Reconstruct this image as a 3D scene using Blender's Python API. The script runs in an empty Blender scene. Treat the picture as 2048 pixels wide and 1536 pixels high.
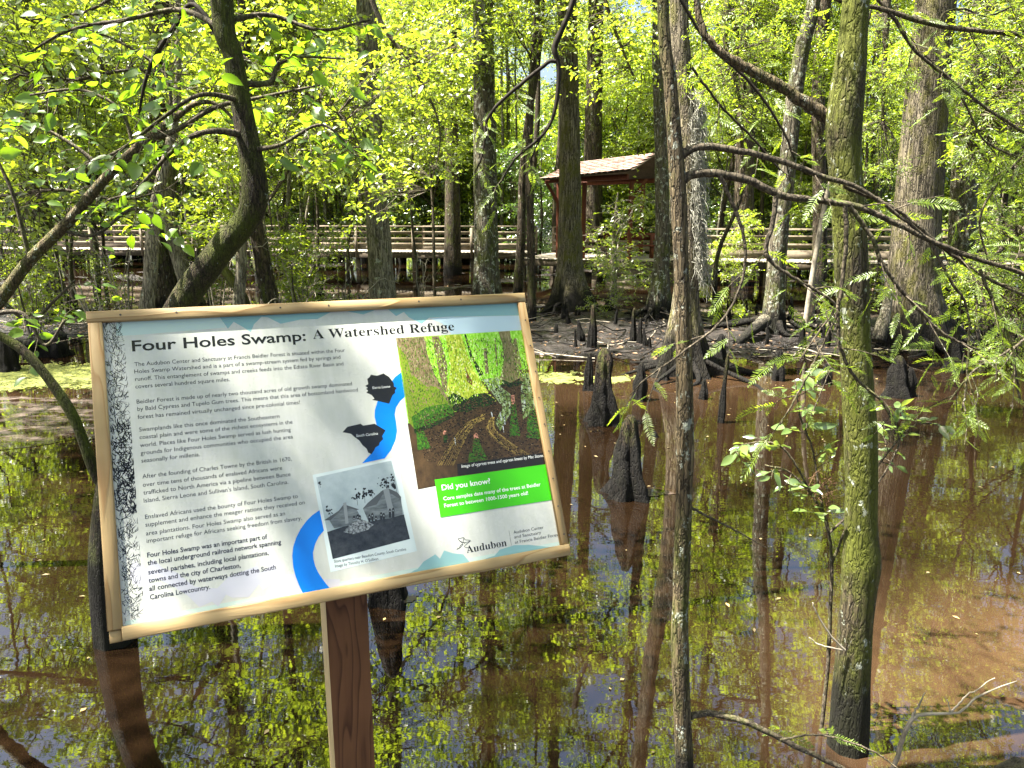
import bpy, math, random
import numpy as np
from mathutils import Vector, Matrix

# ------------------------------------------------------------------ camera, sky, sun, exposure
SC = bpy.context.scene
COL = SC.collection
RES = (2048, 1536)               # photograph's own pixel grid, used for measuring only
FPX = 1500.0                     # focal length in those pixels
PITCH = math.radians(12.7)
CAMZ = 2.3                       # eye height above the water
cam_d = bpy.data.cameras.new('camera')
cam_d.sensor_width = 36.0
cam_d.lens = FPX / RES[0] * 36.0
cam_d.clip_start = 0.05
cam_d.clip_end = 600.0
cam = bpy.data.objects.new('camera', cam_d)
COL.objects.link(cam)
cam.location = (0, 0, CAMZ)
cam.rotation_euler = (math.pi / 2 - PITCH, 0, 0)
SC.camera = cam

SUN_TO = Vector((-0.44, -0.06, 0.90)).normalized()     # direction towards the sun
sun_el = math.asin(SUN_TO.z)
sun_az = math.atan2(SUN_TO.x, SUN_TO.y)
world = bpy.data.worlds.new('World')
SC.world = world
world.use_nodes = True
wn = world.node_tree
sky = wn.nodes.new('ShaderNodeTexSky')
sky.sky_type = 'NISHITA'
sky.sun_disc = False
sky.sun_elevation = sun_el
sky.sun_rotation = sun_az
sky.air_density = 1.0
sky.dust_density = 4.0
wn.links.new(sky.outputs[0], wn.nodes['Background'].inputs['Color'])
wn.nodes['Background'].inputs['Strength'].default_value = 0.05
sun_d = bpy.data.lights.new('sun', 'SUN')
sun_d.energy = 5.0
sun_d.angle = math.radians(0.55)
sun_d.color = (1.0, 0.95, 0.86)
sun = bpy.data.objects.new('sun', sun_d)
COL.objects.link(sun)
sun.rotation_euler = SUN_TO.to_track_quat('Z', 'Y').to_euler()

SC.view_settings.view_transform = 'Standard'
SC.view_settings.look = 'None'
SC.view_settings.gamma = 1.0
SC.view_settings.use_curve_mapping = False
SC.view_settings.exposure = 2.65
SC.render.engine = 'CYCLES'
SC.cycles.max_bounces = 6
SC.cycles.diffuse_bounces = 3
SC.cycles.glossy_bounces = 3
SC.cycles.transmission_bounces = 3
SC.cycles.transparent_max_bounces = 4
SC.cycles.use_denoising = True
SC.cycles.sample_clamp_indirect = 6.0
SC.cycles.caustics_reflective = False
SC.cycles.caustics_refractive = False

# ------------------------------------------------------------------ measuring helpers
CP, SP = math.cos(PITCH), math.sin(PITCH)
FWD = np.array((0, CP, -SP)); UPV = np.array((0, SP, CP)); RGT = np.array((1.0, 0, 0))
EYE = np.array((0, 0, CAMZ))

def ray(px, py):
    return FWD + RGT * ((px - 1024) / FPX) + UPV * (-(py - 768) / FPX)

def at(px, py, d):
    """world point seen at a pixel, d metres ahead"""
    r = ray(px, py)
    return EYE + r * (d / r[1])

def ground(px, py, z=0.0):
    r = ray(px, py)
    return EYE + r * ((z - CAMZ) / r[2])

def mpp(p):
    """metres per photograph pixel at a point"""
    return float(np.dot(np.asarray(p) - EYE, FWD)) / FPX

def lin(r, g, b):
    f = lambda c: (c / 255 / 12.92) if c <= 10 else ((c / 255 + 0.055) / 1.055) ** 2.4
    return (f(r), f(g), f(b), 1.0)

# ------------------------------------------------------------------ mesh helpers
def mesh_np(name, verts, faces, mats=(), mat_idx=None, smooth=False):
    """faces: (n,3) or (n,4) array, or a list of such arrays"""
    if not (isinstance(faces, list) and getattr(faces[0], 'ndim', 0) == 2):
        faces = [faces]
    faces = [np.asarray(f, dtype=np.int32) for f in faces if len(f)]
    me = bpy.data.meshes.new(name)
    verts = np.asarray(verts, dtype=np.float32)
    me.vertices.add(len(verts))
    me.vertices.foreach_set('co', verts.ravel())
    nl = sum(f.size for f in faces); nf = sum(len(f) for f in faces)
    me.loops.add(nl); me.polygons.add(nf)
    me.loops.foreach_set('vertex_index', np.concatenate([f.ravel() for f in faces]))
    tot = np.concatenate([np.full(len(f), f.shape[1], np.int32) for f in faces])
    start = np.concatenate(([0], np.cumsum(tot)[:-1])).astype(np.int32)
    me.polygons.foreach_set('loop_start', start)
    for m in mats:
        me.materials.append(m)
    if mat_idx is not None:
        me.polygons.foreach_set('material_index', np.asarray(mat_idx, np.int32))
    if smooth:
        me.polygons.foreach_set('use_smooth', np.ones(nf, bool))
    me.update(calc_edges=True)
    me.validate()
    return me

class MB:
    """collects pieces of one mesh"""
    def __init__(self):
        self.v = []; self.q = []; self.t = []; self.qm = []; self.tm = []; self.n = 0
    def add(self, v, f, m=0):
        v = np.asarray(v, float); f = np.asarray(f, int)
        if len(f) == 0:
            return self
        self.v.append(v)
        if f.shape[1] == 4:
            self.q.append(f + self.n); self.qm.append(np.full(len(f), m))
        else:
            self.t.append(f + self.n); self.tm.append(np.full(len(f), m))
        self.n += len(v)
        return self
    def box(self, lo, hi, m=0, rot=None, bev=0.0):
        x0, y0, z0 = lo; x1, y1, z1 = hi
        v = np.array([(x0, y0, z0), (x1, y0, z0), (x1, y1, z0), (x0, y1, z0), (x0, y0, z1), (x1, y0, z1), (x1, y1, z1), (x0, y1, z1)], float)
        f = [(0, 3, 2, 1), (4, 5, 6, 7), (0, 1, 5, 4), (1, 2, 6, 5), (2, 3, 7, 6), (3, 0, 4, 7)]
        return self.add(v, f, m)
    def mesh(self, name, mats=(), smooth=False):
        fs = []; mi = []
        if self.q: fs.append(np.concatenate(self.q)); mi.append(np.concatenate(self.qm))
        if self.t: fs.append(np.concatenate(self.t)); mi.append(np.concatenate(self.tm))
        return mesh_np(name, np.concatenate(self.v), fs, mats, np.concatenate(mi), smooth)

def link(name, me, parent=None, loc=None):
    o = bpy.data.objects.new(name, me)
    COL.objects.link(o)
    if parent is not None: o.parent = parent
    if loc is not None: o.location = tuple(float(c) for c in loc)
    return o

def tag(o, label=None, cat=None, group=None, kind=None):
    if label: o['label'] = label
    if cat: o['category'] = cat
    if group: o['group'] = group
    if kind: o['kind'] = kind
    return o

def thing(name, loc, label, cat, group=None):
    o = link(name, None, None, loc)
    o.empty_display_size = 0.2
    return tag(o, label, cat, group)

def spline(pts, n):
    """Catmull-Rom through pts (any number of columns), n samples"""
    p = np.asarray(pts, float)
    if len(p) == 2:
        t = np.linspace(0, 1, n)[:, None]
        return p[0] * (1 - t) + p[1] * t
    ext = np.vstack([2 * p[0] - p[1], p, 2 * p[-1] - p[-2]])
    u = np.linspace(0, len(p) - 1 - 1e-6, n)
    i = u.astype(int); t = (u - i)[:, None]
    a, b, c, d = ext[i], ext[i + 1], ext[i + 2], ext[i + 3]
    return 0.5 * (2 * b + (c - a) * t + (2 * a - 5 * b + 4 * c - d) * t ** 2 + (3 * b - a - 3 * c + d) * t ** 3)

_rs0 = np.random.RandomState(5)
_ND = _rs0.normal(size=(10, 3)); _NP = _rs0.uniform(0, 6.28, 10)
def wob(p, s=1.0):
    """cheap smooth noise, about -1..1"""
    p = np.asarray(p) * s
    out = np.zeros(p.shape[:-1])
    for k in range(10):
        out += np.sin(p @ (_ND[k] * (1 + 0.35 * k)) + _NP[k]) / (1 + 0.25 * k)
    return out / 3.2

def tube(path, rad, sides, lobes=None, rough=0.0, rscale=6.0, cap=True, phase=0.0):
    """swept tube. lobes(theta[sides], i) -> radial factor"""
    p = np.asarray(path, float); n = len(p); rad = np.asarray(rad, float)
    tan = np.gradient(p, axis=0); tan /= np.linalg.norm(tan, axis=1)[:, None] + 1e-9
    ref = np.array((1.0, 0, 0)) if abs(tan[0][0]) < 0.9 else np.array((0, 1.0, 0))
    N = np.zeros((n, 3)); prev = ref
    for i in range(n):
        v = prev - tan[i] * np.dot(prev, tan[i]); v /= np.linalg.norm(v) + 1e-9
        N[i] = v; prev = v
    B = np.cross(tan, N)
    th = np.linspace(0, 2 * math.pi, sides, endpoint=False) + phase
    R = np.repeat(rad[:, None], sides, 1)
    if lobes is not None: R = R * lobes(th, n)
    V = p[:, None, :] + (N[:, None, :] * np.cos(th)[None, :, None] + B[:, None, :] * np.sin(th)[None, :, None]) * R[:, :, None]
    if rough:
        w = wob(V * np.array((1, 1, 0.45)), rscale)
        V = p[:, None, :] + (V - p[:, None, :]) * (1 + rough * w)[:, :, None]
    V = V.reshape(-1, 3)
    a = np.arange(n - 1)[:, None] * sides + np.arange(sides)[None, :]
    b = np.arange(n - 1)[:, None] * sides + (np.arange(sides)[None, :] + 1) % sides
    F = np.stack([a, b, b + sides, a + sides], -1).reshape(-1, 4)
    if cap:
        V = np.vstack([V, p[-1] + tan[-1] * rad[-1] * 0.4])
        top = len(V) - 1; k = (n - 1) * sides
        i0 = k + np.arange(sides); i1 = k + (np.arange(sides) + 1) % sides
        F2 = np.stack([i0, i1, np.full(sides, top)], -1)
        return V, F, F2
    return V, F, None

def add_tube(mb, path, rad, sides=6, m=0, **kw):
    V, F, F2 = tube(path, rad, sides, **kw)
    n0 = mb.n
    mb.add(V, F, m)
    if F2 is not None:
        mb.t.append(F2 + n0); mb.tm.append(np.full(len(F2), m))
    return mb

def unit(a):
    a = np.asarray(a, float)
    return a / (np.linalg.norm(a, axis=-1, keepdims=True) + 1e-9)

def leaf_quads(p, d, nrm, L, W, fold=0.15):
    """rhombic folded leaves; returns verts (4n,3), tris (2n,3)"""
    d = unit(d); s = unit(np.cross(d, nrm)); nn = np.cross(s, d)
    L = np.asarray(L)[:, None]; W = np.asarray(W)[:, None]
    mid = p + d * L * 0.45
    a = p; b = mid + s * W * 0.5 + nn * W * fold; c = p + d * L - nn * L * 0.08; e = mid - s * W * 0.5 + nn * W * fold
    V = np.stack([a, b, c, e], 1).reshape(-1, 3)
    k = np.arange(len(p))[:, None] * 4
    T = np.concatenate([k + np.array([[0, 1, 2]]), k + np.array([[0, 2, 3]])], 1).reshape(-1, 3)
    return V, T

# ------------------------------------------------------------------ materials
def new_mat(name):
    m = bpy.data.materials.new(name); m.use_nodes = True
    nt = m.node_tree; nt.nodes.clear()
    out = nt.nodes.new('ShaderNodeOutputMaterial')
    return m, nt, out

def nd(nt, kind, **kw):
    n = nt.nodes.new('ShaderNode' + kind)
    for k, v in kw.items():
        if k in n.inputs: n.inputs[k].default_value = v
        else: setattr(n, k, v)
    return n

def ramp(nt, fac, stops):
    r = nt.nodes.new('ShaderNodeValToRGB')
    el = r.color_ramp.elements
    while len(el) < len(stops): el.new(0.5)
    for e, (pos, c) in zip(el, stops):
        e.position = pos
        e.color = c if hasattr(c, '__len__') else (c, c, c, 1)
    if fac is not None: nt.links.new(fac, r.inputs[0])
    return r

def mixc(nt, fac, a, b, mode='MIX'):
    n = nt.nodes.new('ShaderNodeMix'); n.data_type = 'RGBA'; n.blend_type = mode
    for sock, v in ((n.inputs[0], fac), (n.inputs[6], a), (n.inputs[7], b)):
        if hasattr(v, 'is_linked'): nt.links.new(v, sock)
        else: sock.default_value = v
    return n.outputs[2]

def coords(nt, scale=(1, 1, 1), which='Object', loc=(0, 0, 0)):
    tc = nt.nodes.new('ShaderNodeTexCoord')
    mp = nt.nodes.new('ShaderNodeMapping')
    mp.inputs['Scale'].default_value = scale
    mp.inputs['Location'].default_value = loc
    nt.links.new(tc.outputs[which], mp.inputs[0])
    return mp.outputs[0]

def noise(nt, vec, scale, detail=4, rough=0.6):
    n = nd(nt, 'TexNoise', Scale=scale, Detail=detail, Roughness=rough)
    if vec is not None: nt.links.new(vec, n.inputs['Vector'])
    return n.outputs['Fac']

def maths(nt, op, a, b=None, clamp=False):
    n = nt.nodes.new('ShaderNodeMath'); n.operation = op; n.use_clamp = clamp
    for s, v in zip(n.inputs, (a, b)):
        if v is None: continue
        if hasattr(v, 'is_linked'): nt.links.new(v, s)
        else: s.default_value = v
    return n.outputs[0]

def bark(name, dark, light, moss=0.0, lichen=0.0, wet=0.0, ridge=1.0, stretch=0.12, bump=0.9, mossc=(0.085, 0.105, 0.012, 1), ls=1.0, crack=0.7, ms=1.0):
    m, nt, out = new_mat(name)
    v = coords(nt, (1, 1, stretch))
    n1 = noise(nt, v, 22 * ridge, 6, 0.65)
    v2 = coords(nt, (1, 1, 0.6))
    n2 = noise(nt, v2, 2.2, 4, 0.6)
    c = ramp(nt, n1, [(0.32, dark), (0.5, tuple((a + b) / 2 for a, b in zip(dark, light))), (0.66, light)]).outputs[0]
    tint = ramp(nt, n2, [(0.3, (0.62, 0.6, 0.58, 1)), (0.7, (1.15, 1.1, 1.0, 1))]).outputs[0]
    c = mixc(nt, 1.0, c, tint, 'MULTIPLY')
    vo = nd(nt, 'TexVoronoi', feature='DISTANCE_TO_EDGE', Scale=17 * ridge)
    wv = nt.nodes.new('ShaderNodeVectorMath'); wv.operation = 'ADD'
    nz = nd(nt, 'TexNoise', Scale=9 * ridge, Detail=3); nt.links.new(v2, nz.inputs['Vector'])
    sc_ = nt.nodes.new('ShaderNodeVectorMath'); sc_.operation = 'SCALE'; sc_.inputs['Scale'].default_value = 0.10 / ridge
    nt.links.new(nz.outputs['Color'], sc_.inputs[0])
    nt.links.new(coords(nt, (1, 1, max(stretch, 0.05) * 1.3)), wv.inputs[0]); nt.links.new(sc_.outputs[0], wv.inputs[1])
    nt.links.new(wv.outputs[0], vo.inputs['Vector'])
    ck = ramp(nt, vo.outputs['Distance'], [(0.0, 1 - crack), (0.16, 1.0)]).outputs[0]
    c = mixc(nt, 1.0, c, ck, 'MULTIPLY')
    if moss:
        nm = noise(nt, coords(nt, (1, 1, 0.5), loc=(3, 1, 7)), 3.5 * ms, 7, 0.75)
        fm = ramp(nt, nm, [(0.60 - 0.26 * moss, 0.0), (0.76 - 0.26 * moss, 1.0)]).outputs[0]
        fine = noise(nt, coords(nt, (1, 1, 1)), 55, 3, 0.6)
        mc = mixc(nt, fine, tuple(a * 0.45 for a in mossc[:3]) + (1,), tuple(min(1, a * 1.7) for a in mossc[:3]) + (1,))
        c = mixc(nt, maths(nt, 'MULTIPLY', fm, 0.8), c, mc)
    if lichen:
        nl = noise(nt, coords(nt, (1, 1, 0.8), loc=(9, 4, 2)), 5.5 * ls, 6, 0.72)
        fl = ramp(nt, nl, [(0.70 - 0.16 * lichen, 0.0), (0.735 - 0.16 * lichen, 1.0)]).outputs[0]
        c = mixc(nt, maths(nt, 'MULTIPLY', fl, 0.85), c, (0.42, 0.45, 0.36, 1))
    if wet:
        g = nt.nodes.new('ShaderNodeNewGeometry')
        sx = nt.nodes.new('ShaderNodeSeparateXYZ'); nt.links.new(g.outputs['Position'], sx.inputs[0])
        nw = noise(nt, coords(nt, (1, 1, 0.35)), 7, 3, 0.6)
        zz = maths(nt, 'SUBTRACT', sx.outputs[2], maths(nt, 'MULTIPLY', nw, wet * 1.2))
        fw = ramp(nt, maths(nt, 'DIVIDE', zz, wet), [(0.15, 1.0), (0.6, 0.0)]).outputs[0]
        c = mixc(nt, maths(nt, 'MULTIPLY', fw, 0.93), c, (0.0045, 0.004, 0.003, 1))
    b = nd(nt, 'BsdfPrincipled', Roughness=0.85)
    b.inputs['Specular IOR Level'].default_value = 0.25
    nt.links.new(c, b.inputs['Base Color'])
    bp = nd(nt, 'Bump', Strength=bump, Distance=0.035 / ridge ** 0.5)
    nt.links.new(maths(nt, 'ADD', n1, maths(nt, 'MULTIPLY', ck, 0.6)), bp.inputs['Height']); nt.links.new(bp.outputs[0], b.inputs['Normal'])
    nt.links.new(b.outputs[0], out.inputs[0])
    return m

def leaf_mat(name, refl, trans, tw=0.55, gloss=0.07, rough=0.35, var=0.5):
    m, nt, out = new_mat(name)
    g = nt.nodes.new('ShaderNodeNewGeometry')
    oi = nt.nodes.new('ShaderNodeObjectInfo')
    rnd = maths(nt, 'FRACT', maths(nt, 'ADD', g.outputs['Random Per Island'], oi.outputs['Random']))
    lo = 1 - var * 0.5; hi = 1 + var * 0.5
    k = ramp(nt, rnd, [(0.0, (lo, lo, lo * 1.1, 1)), (0.5, (1, 1, 1, 1)), (1.0, (hi * 1.1, hi, hi * 0.75, 1))]).outputs[0]
    d = nd(nt, 'BsdfDiffuse'); t = nd(nt, 'BsdfTranslucent')
    nt.links.new(mixc(nt, 1.0, refl, k, 'MULTIPLY'), d.inputs[0])
    nt.links.new(mixc(nt, 1.0, trans, k, 'MULTIPLY'), t.inputs[0])
    mx = nd(nt, 'MixShader', Fac=tw)
    nt.links.new(d.outputs[0], mx.inputs[1]); nt.links.new(t.outputs[0], mx.inputs[2])
    gl = nd(nt, 'BsdfGlossy', Roughness=rough, Color=(1, 1, 1, 1))
    m2 = nd(nt, 'MixShader', Fac=gloss)
    nt.links.new(mx.outputs[0], m2.inputs[1]); nt.links.new(gl.outputs[0], m2.inputs[2])
    nt.links.new(m2.outputs[0], out.inputs[0])
    return m

def plain(name, col, rough=0.7, spec=0.3, var=0.0, vscale=8.0, bump=0.0):
    m, nt, out = new_mat(name)
    b = nd(nt, 'BsdfPrincipled', Roughness=rough)
    b.inputs['Specular IOR Level'].default_value = spec
    b.inputs['Base Color'].default_value = col
    if var:
        n = noise(nt, coords(nt), vscale, 5, 0.65)
        k = ramp(nt, n, [(0.3, 1 - var), (0.7, 1 + var)]).outputs[0]
        nt.links.new(mixc(nt, 1.0, col, k, 'MULTIPLY'), b.inputs['Base Color'])
        if bump:
            bp = nd(nt, 'Bump', Strength=bump, Distance=0.02)
            nt.links.new(n, bp.inputs['Height']); nt.links.new(bp.outputs[0], b.inputs['Normal'])
    nt.links.new(b.outputs[0], out.inputs[0])
    return m

def wood(name, pale, dark, axis=0, scale=14.0, rough=0.65, knots=True, contrast=1.0):
    """sawn timber: grain along local axis"""
    m, nt, out = new_mat(name)
    sc = [1, 1, 1]; sc[axis] = 0.06
    v = coords(nt, sc)
    n1 = noise(nt, v, scale * 6, 5, 0.6)
    sw = [1, 1, 1]; sw[axis] = 0.12
    nw = noise(nt, coords(nt, sw, loc=(2, 5, 1)), scale * 0.9, 2, 0.5)
    rings = maths(nt, 'FRACT', maths(nt, 'MULTIPLY', nw, 9.0))
    rr = ramp(nt, rings, [(0.0, 0.0), (0.62, 0.25), (0.9, 1.0), (1.0, 0.0)]).outputs[0]
    f = maths(nt, 'ADD', maths(nt, 'MULTIPLY', rr, 0.65 * contrast), maths(nt, 'MULTIPLY', maths(nt, 'SUBTRACT', n1, 0.5), 0.7), True)
    c = mixc(nt, f, pale, dark)
    big = noise(nt, coords(nt, (1, 1, 1), loc=(7, 7, 7)), 5, 3, 0.6)
    c = mixc(nt, 1.0, c, ramp(nt, big, [(0.3, (0.78, 0.76, 0.72, 1)), (0.7, (1.1, 1.08, 1.05, 1))]).outputs[0], 'MULTIPLY')
    b = nd(nt, 'BsdfPrincipled', Roughness=rough); b.inputs['Specular IOR Level'].default_value = 0.3
    nt.links.new(c, b.inputs['Base Color'])
    bp = nd(nt, 'Bump', Strength=0.25, Distance=0.004)
    nt.links.new(f, bp.inputs['Height']); nt.links.new(bp.outputs[0], b.inputs['Normal'])
    nt.links.new(b.outputs[0], out.inputs[0])
    return m

M = {}
M['bark_grey'] = bark('bark_grey', (0.04, 0.034, 0.024, 1), (0.24, 0.215, 0.165, 1), moss=0.45, lichen=0.85, wet=0.5, ls=2.2)
M['bark_cypress'] = bark('bark_cypress', (0.05, 0.04, 0.028, 1), (0.38, 0.335, 0.25, 1), moss=0.5, lichen=0.3, wet=0.62, ridge=1.6, stretch=0.05, bump=1.0, crack=0.8, mossc=(0.12, 0.115, 0.018, 1))
M['bark_pale'] = bark('bark_pale', (0.11, 0.095, 0.065, 1), (0.50, 0.46, 0.36, 1), moss=0.2, lichen=0.6, wet=0.45, ridge=1.3, stretch=0.08)
M['bark_dark'] = bark('bark_dark', (0.025, 0.019, 0.013, 1), (0.14, 0.11, 0.08, 1), moss=0.3, lichen=0.5, wet=0.4, ls=2.0)
M['bark_mossy'] = bark('bark_mossy', (0.02, 0.016, 0.010, 1), (0.15, 0.125, 0.075, 1), moss=0.85, lichen=0.6, wet=0.42, ridge=3.2, stretch=0.1, ls=4.0, ms=1.3, crack=0.6, mossc=(0.10, 0.115, 0.012, 1))
M['bark_leaning'] = bark('bark_leaning', (0.014, 0.011, 0.007, 1), (0.115, 0.09, 0.06, 1), moss=0.72, lichen=0.3, wet=0.75, ridge=5.0, stretch=0.12, ls=4.0, ms=1.2, crack=0.8)
M['bark_sapling'] = bark('bark_sapling', (0.05, 0.038, 0.022, 1), (0.29, 0.23, 0.14, 1), moss=0.35, lichen=0.72, wet=0.25, ridge=4.0, stretch=0.08, ls=4.5)
M['bark_twig'] = bark('bark_twig', (0.035, 0.028, 0.02, 1), (0.2, 0.17, 0.125, 1), moss=0.25, lichen=0.4, ridge=3.0, stretch=0.5, bump=0.3, ls=5.0)
M['twig_dark'] = plain('twig_dark', (0.022, 0.017, 0.012, 1), 0.8, 0.2, 0.4, 20)
M['twig_pale'] = plain('twig_pale', (0.32, 0.28, 0.215, 1), 0.85, 0.2, 0.45, 14)
M['knee'] = bark('knee', (0.004, 0.003, 0.0024, 1), (0.085, 0.058, 0.036, 1), moss=0.3, lichen=0.0, wet=0.62, ridge=2.6, stretch=0.2, bump=1.0, crack=0.9)
M['leaf_bright'] = leaf_mat('leaf_bright', (0.18, 0.25, 0.025, 1), (0.47, 0.62, 0.03, 1), 0.58, 0.06, 0.4)
M['leaf_mid'] = leaf_mat('leaf_mid', (0.12, 0.18, 0.022, 1), (0.36, 0.48, 0.025, 1), 0.55, 0.07, 0.38)
M['leaf_deep'] = leaf_mat('leaf_deep', (0.05, 0.10, 0.022, 1), (0.13, 0.24, 0.02, 1), 0.45, 0.09, 0.3)
M['leaf_near'] = leaf_mat('leaf_near', (0.085, 0.16, 0.025, 1), (0.28, 0.50, 0.015, 1), 0.58, 0.05, 0.32)
M['leaf_cypress'] = leaf_mat('leaf_cypress', (0.18, 0.28, 0.03, 1), (0.50, 0.68, 0.03, 1), 0.58, 0.05, 0.45, 0.35)
M['leaf_shrub'] = leaf_mat('leaf_shrub', (0.13, 0.21, 0.06, 1), (0.30, 0.42, 0.06, 1), 0.45, 0.10, 0.28)
M['moss_strand'] = plain('moss_strand', (0.36, 0.35, 0.29, 1), 0.9, 0.1, 0.3, 12)
M['deck_wood'] = wood('deck_wood', (0.48, 0.43, 0.36, 1), (0.17, 0.14, 0.105, 1), 0, 6.0, 0.8)
M['rail_wood'] = wood('rail_wood', (0.235, 0.195, 0.145, 1), (0.10, 0.08, 0.055, 1), 0, 6.0, 0.8)
M['pile_wood'] = wood('pile_wood', (0.10, 0.08, 0.055, 1), (0.03, 0.024, 0.018, 1), 2, 6.0, 0.85)
M['redwood'] = wood('redwood', (0.15, 0.045, 0.022, 1), (0.07, 0.02, 0.012, 1), 2, 6.0, 0.7)
M['frame_wood'] = wood('frame_wood', (0.52, 0.38, 0.19, 1), (0.30, 0.17, 0.06, 1), 0, 16.0, 0.55, contrast=1.15)
M['frame_wood_v'] = wood('frame_wood_v', (0.62, 0.47, 0.25, 1), (0.45, 0.28, 0.11, 1), 2, 11.0, 0.55, contrast=0.7)
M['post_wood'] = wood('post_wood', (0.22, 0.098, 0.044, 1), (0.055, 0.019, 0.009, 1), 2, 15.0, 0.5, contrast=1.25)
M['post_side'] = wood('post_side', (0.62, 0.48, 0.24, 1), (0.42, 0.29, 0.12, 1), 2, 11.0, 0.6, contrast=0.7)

# ------------------------------------------------------------------ ground and water
def gz(x, y):
    x = np.asarray(x, float); y = np.asarray(y, float)
    p = np.stack([x, y, np.zeros_like(x)], -1)
    shore = 12.9 + 0.7 * wob(p, 0.35) - 0.9 * np.exp(-((x - 2.5) / 2.0) ** 2)
    t = np.clip((y - shore) / 2.2, -2.5, 1.0)
    base = np.where(t > 0, 0.075 * t, 0.22 * t)
    bumps = 0.085 * wob(p, 0.9) + 0.055 * wob(p + 7, 2.6) + 0.03 * wob(p + 3, 6.0)
    pool = -0.16 * np.exp(-((x - 9) / 6) ** 2 - ((y - 19) / 3.5) ** 2) - 0.12 * np.exp(-((x + 12) / 5) ** 2 - ((y - 22) / 3) ** 2)
    back = -0.13 * np.clip((y - 17.0 - 1.5 * wob(p, 0.22)) / 2.0, 0, 1) * (1 - np.clip((y - 45) / 20, 0, 1))
    far = np.clip((y - 45) / 40, 0, 1) * 0.5
    return base + bumps * np.clip(t + 0.6, 0, 1) + pool + far + back

def build_ground():
    xs = np.concatenate([np.linspace(-260, -26, 26)[:-1], np.arange(-26, 26, 0.17), np.linspace(26, 260, 26)])
    ys = np.concatenate([np.linspace(-120, 9, 16)[:-1], np.arange(9, 36, 0.15), np.linspace(36, 420, 40)])
    X, Y = np.meshgrid(xs, ys)
    V = np.stack([X, Y, gz(X, Y)], -1).reshape(-1, 3)
    nx, ny = len(xs), len(ys)
    i = (np.arange(ny - 1)[:, None] * nx + np.arange(nx - 1)[None, :]).ravel()
    F = np.stack([i, i + 1, i + nx + 1, i + nx], -1)
    m, nt, out = new_mat('mud')
    v = coords(nt)
    n1 = noise(nt, v, 1.3, 6, 0.65); n2 = noise(nt, v, 9, 6, 0.7); n3 = noise(nt, v, 42, 3, 0.6)
    c = ramp(nt, n1, [(0.3, (0.009, 0.0065, 0.005, 1)), (0.52, (0.017, 0.012, 0.0098, 1)), (0.72, (0.06, 0.047, 0.04, 1))]).outputs[0]
    c = mixc(nt, 1.0, c, ramp(nt, n2, [(0.35, (0.5, 0.48, 0.46, 1)), (0.65, (1.25, 1.2, 1.15, 1))]).outputs[0], 'MULTIPLY')
    c = mixc(nt, ramp(nt, n3, [(0.62, 0.0), (0.7, 0.7)]).outputs[0], c, (0.14, 0.1, 0.065, 1))
    b = nd(nt, 'BsdfPrincipled')
    nt.links.new(c, b.inputs['Base Color'])
    nt.links.new(ramp(nt, n1, [(0.35, 0.22), (0.65, 0.6)]).outputs[0], b.inputs['Roughness'])
    bp = nd(nt, 'Bump', Strength=1.0, Distance=0.12)
    nt.links.new(n2, bp.inputs['Height']); nt.links.new(bp.outputs[0], b.inputs['Normal'])
    nt.links.new(b.outputs[0], out.inputs[0])
    g = link('ground', mesh_np('ground', V, F, [m], None, True))
    tag(g, 'dark wet mud bank of the swamp floor', None, None, 'structure')

    w, nt, out = new_mat('swamp_water')
    v = coords(nt)
    n1 = noise(nt, coords(nt, (1, 0.55, 1)), 0.55, 4, 0.6)
    c = ramp(nt, n1, [(0.3, (0.0045, 0.0025, 0.0012, 1)), (0.7, (0.016, 0.0086, 0.004, 1))]).outputs[0]
    # cloudy, silt-laden water by the near right bank and along the far shore
    def cloud(cx, cy, sx, sy):
        g = nd(nt, 'TexGradient', gradient_type='SPHERICAL')
        nt.links.new(coords(nt, (1 / sx, 1 / sy, 1), loc=(-cx / sx, -cy / sy, 0)), g.inputs[0])
        return g.outputs['Fac']
    f = maths(nt, 'ADD', maths(nt, 'MULTIPLY', cloud(2.7, 3.0, 1.7, 1.8), 0.75), maths(nt, 'MULTIPLY', cloud(3.0, 10.2, 4.5, 2.0), 0.3))
    f = maths(nt, 'ADD', f, maths(nt, 'MULTIPLY', cloud(-6.5, 8.6, 3.0, 2.5), 0.4))
    f = maths(nt, 'MULTIPLY', f, ramp(nt, noise(nt, coords(nt, (1, 0.6, 1), loc=(3, 3, 0)), 1.2, 4, 0.6), [(0.25, 0.2), (0.7, 1.8)]).outputs[0], True)
    c = mixc(nt, f, c, (0.10, 0.057, 0.029, 1))
    b = nd(nt, 'BsdfPrincipled', Roughness=0.015, IOR=2.3)
    nt.links.new(c, b.inputs['Base Color'])
    r1 = noise(nt, coords(nt, (1, 2.2, 1)), 2.4, 2, 0.5)
    r2 = noise(nt, coords(nt, (1, 1.8, 1), loc=(4, 2, 0)), 14, 2, 0.5)
    hgt = maths(nt, 'ADD', r1, maths(nt, 'MULTIPLY', r2, 0.10))
    bp = nd(nt, 'Bump', Strength=0.022, Distance=0.03)
    nt.links.new(hgt, bp.inputs['Height']); nt.links.new(bp.outputs[0], b.inputs['Normal'])
    nt.links.new(b.outputs[0], out.inputs[0])
    s = 250
    wv = [(-s, -s, 0), (s, -s, 0), (s, 400, 0), (-s, 400, 0)]
    o = link('water', mesh_np('water', wv, [[0, 1, 2, 3]], [w]))
    tag(o, 'still brown tannin swamp water mirroring the trees', None, None, 'structure')

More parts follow.
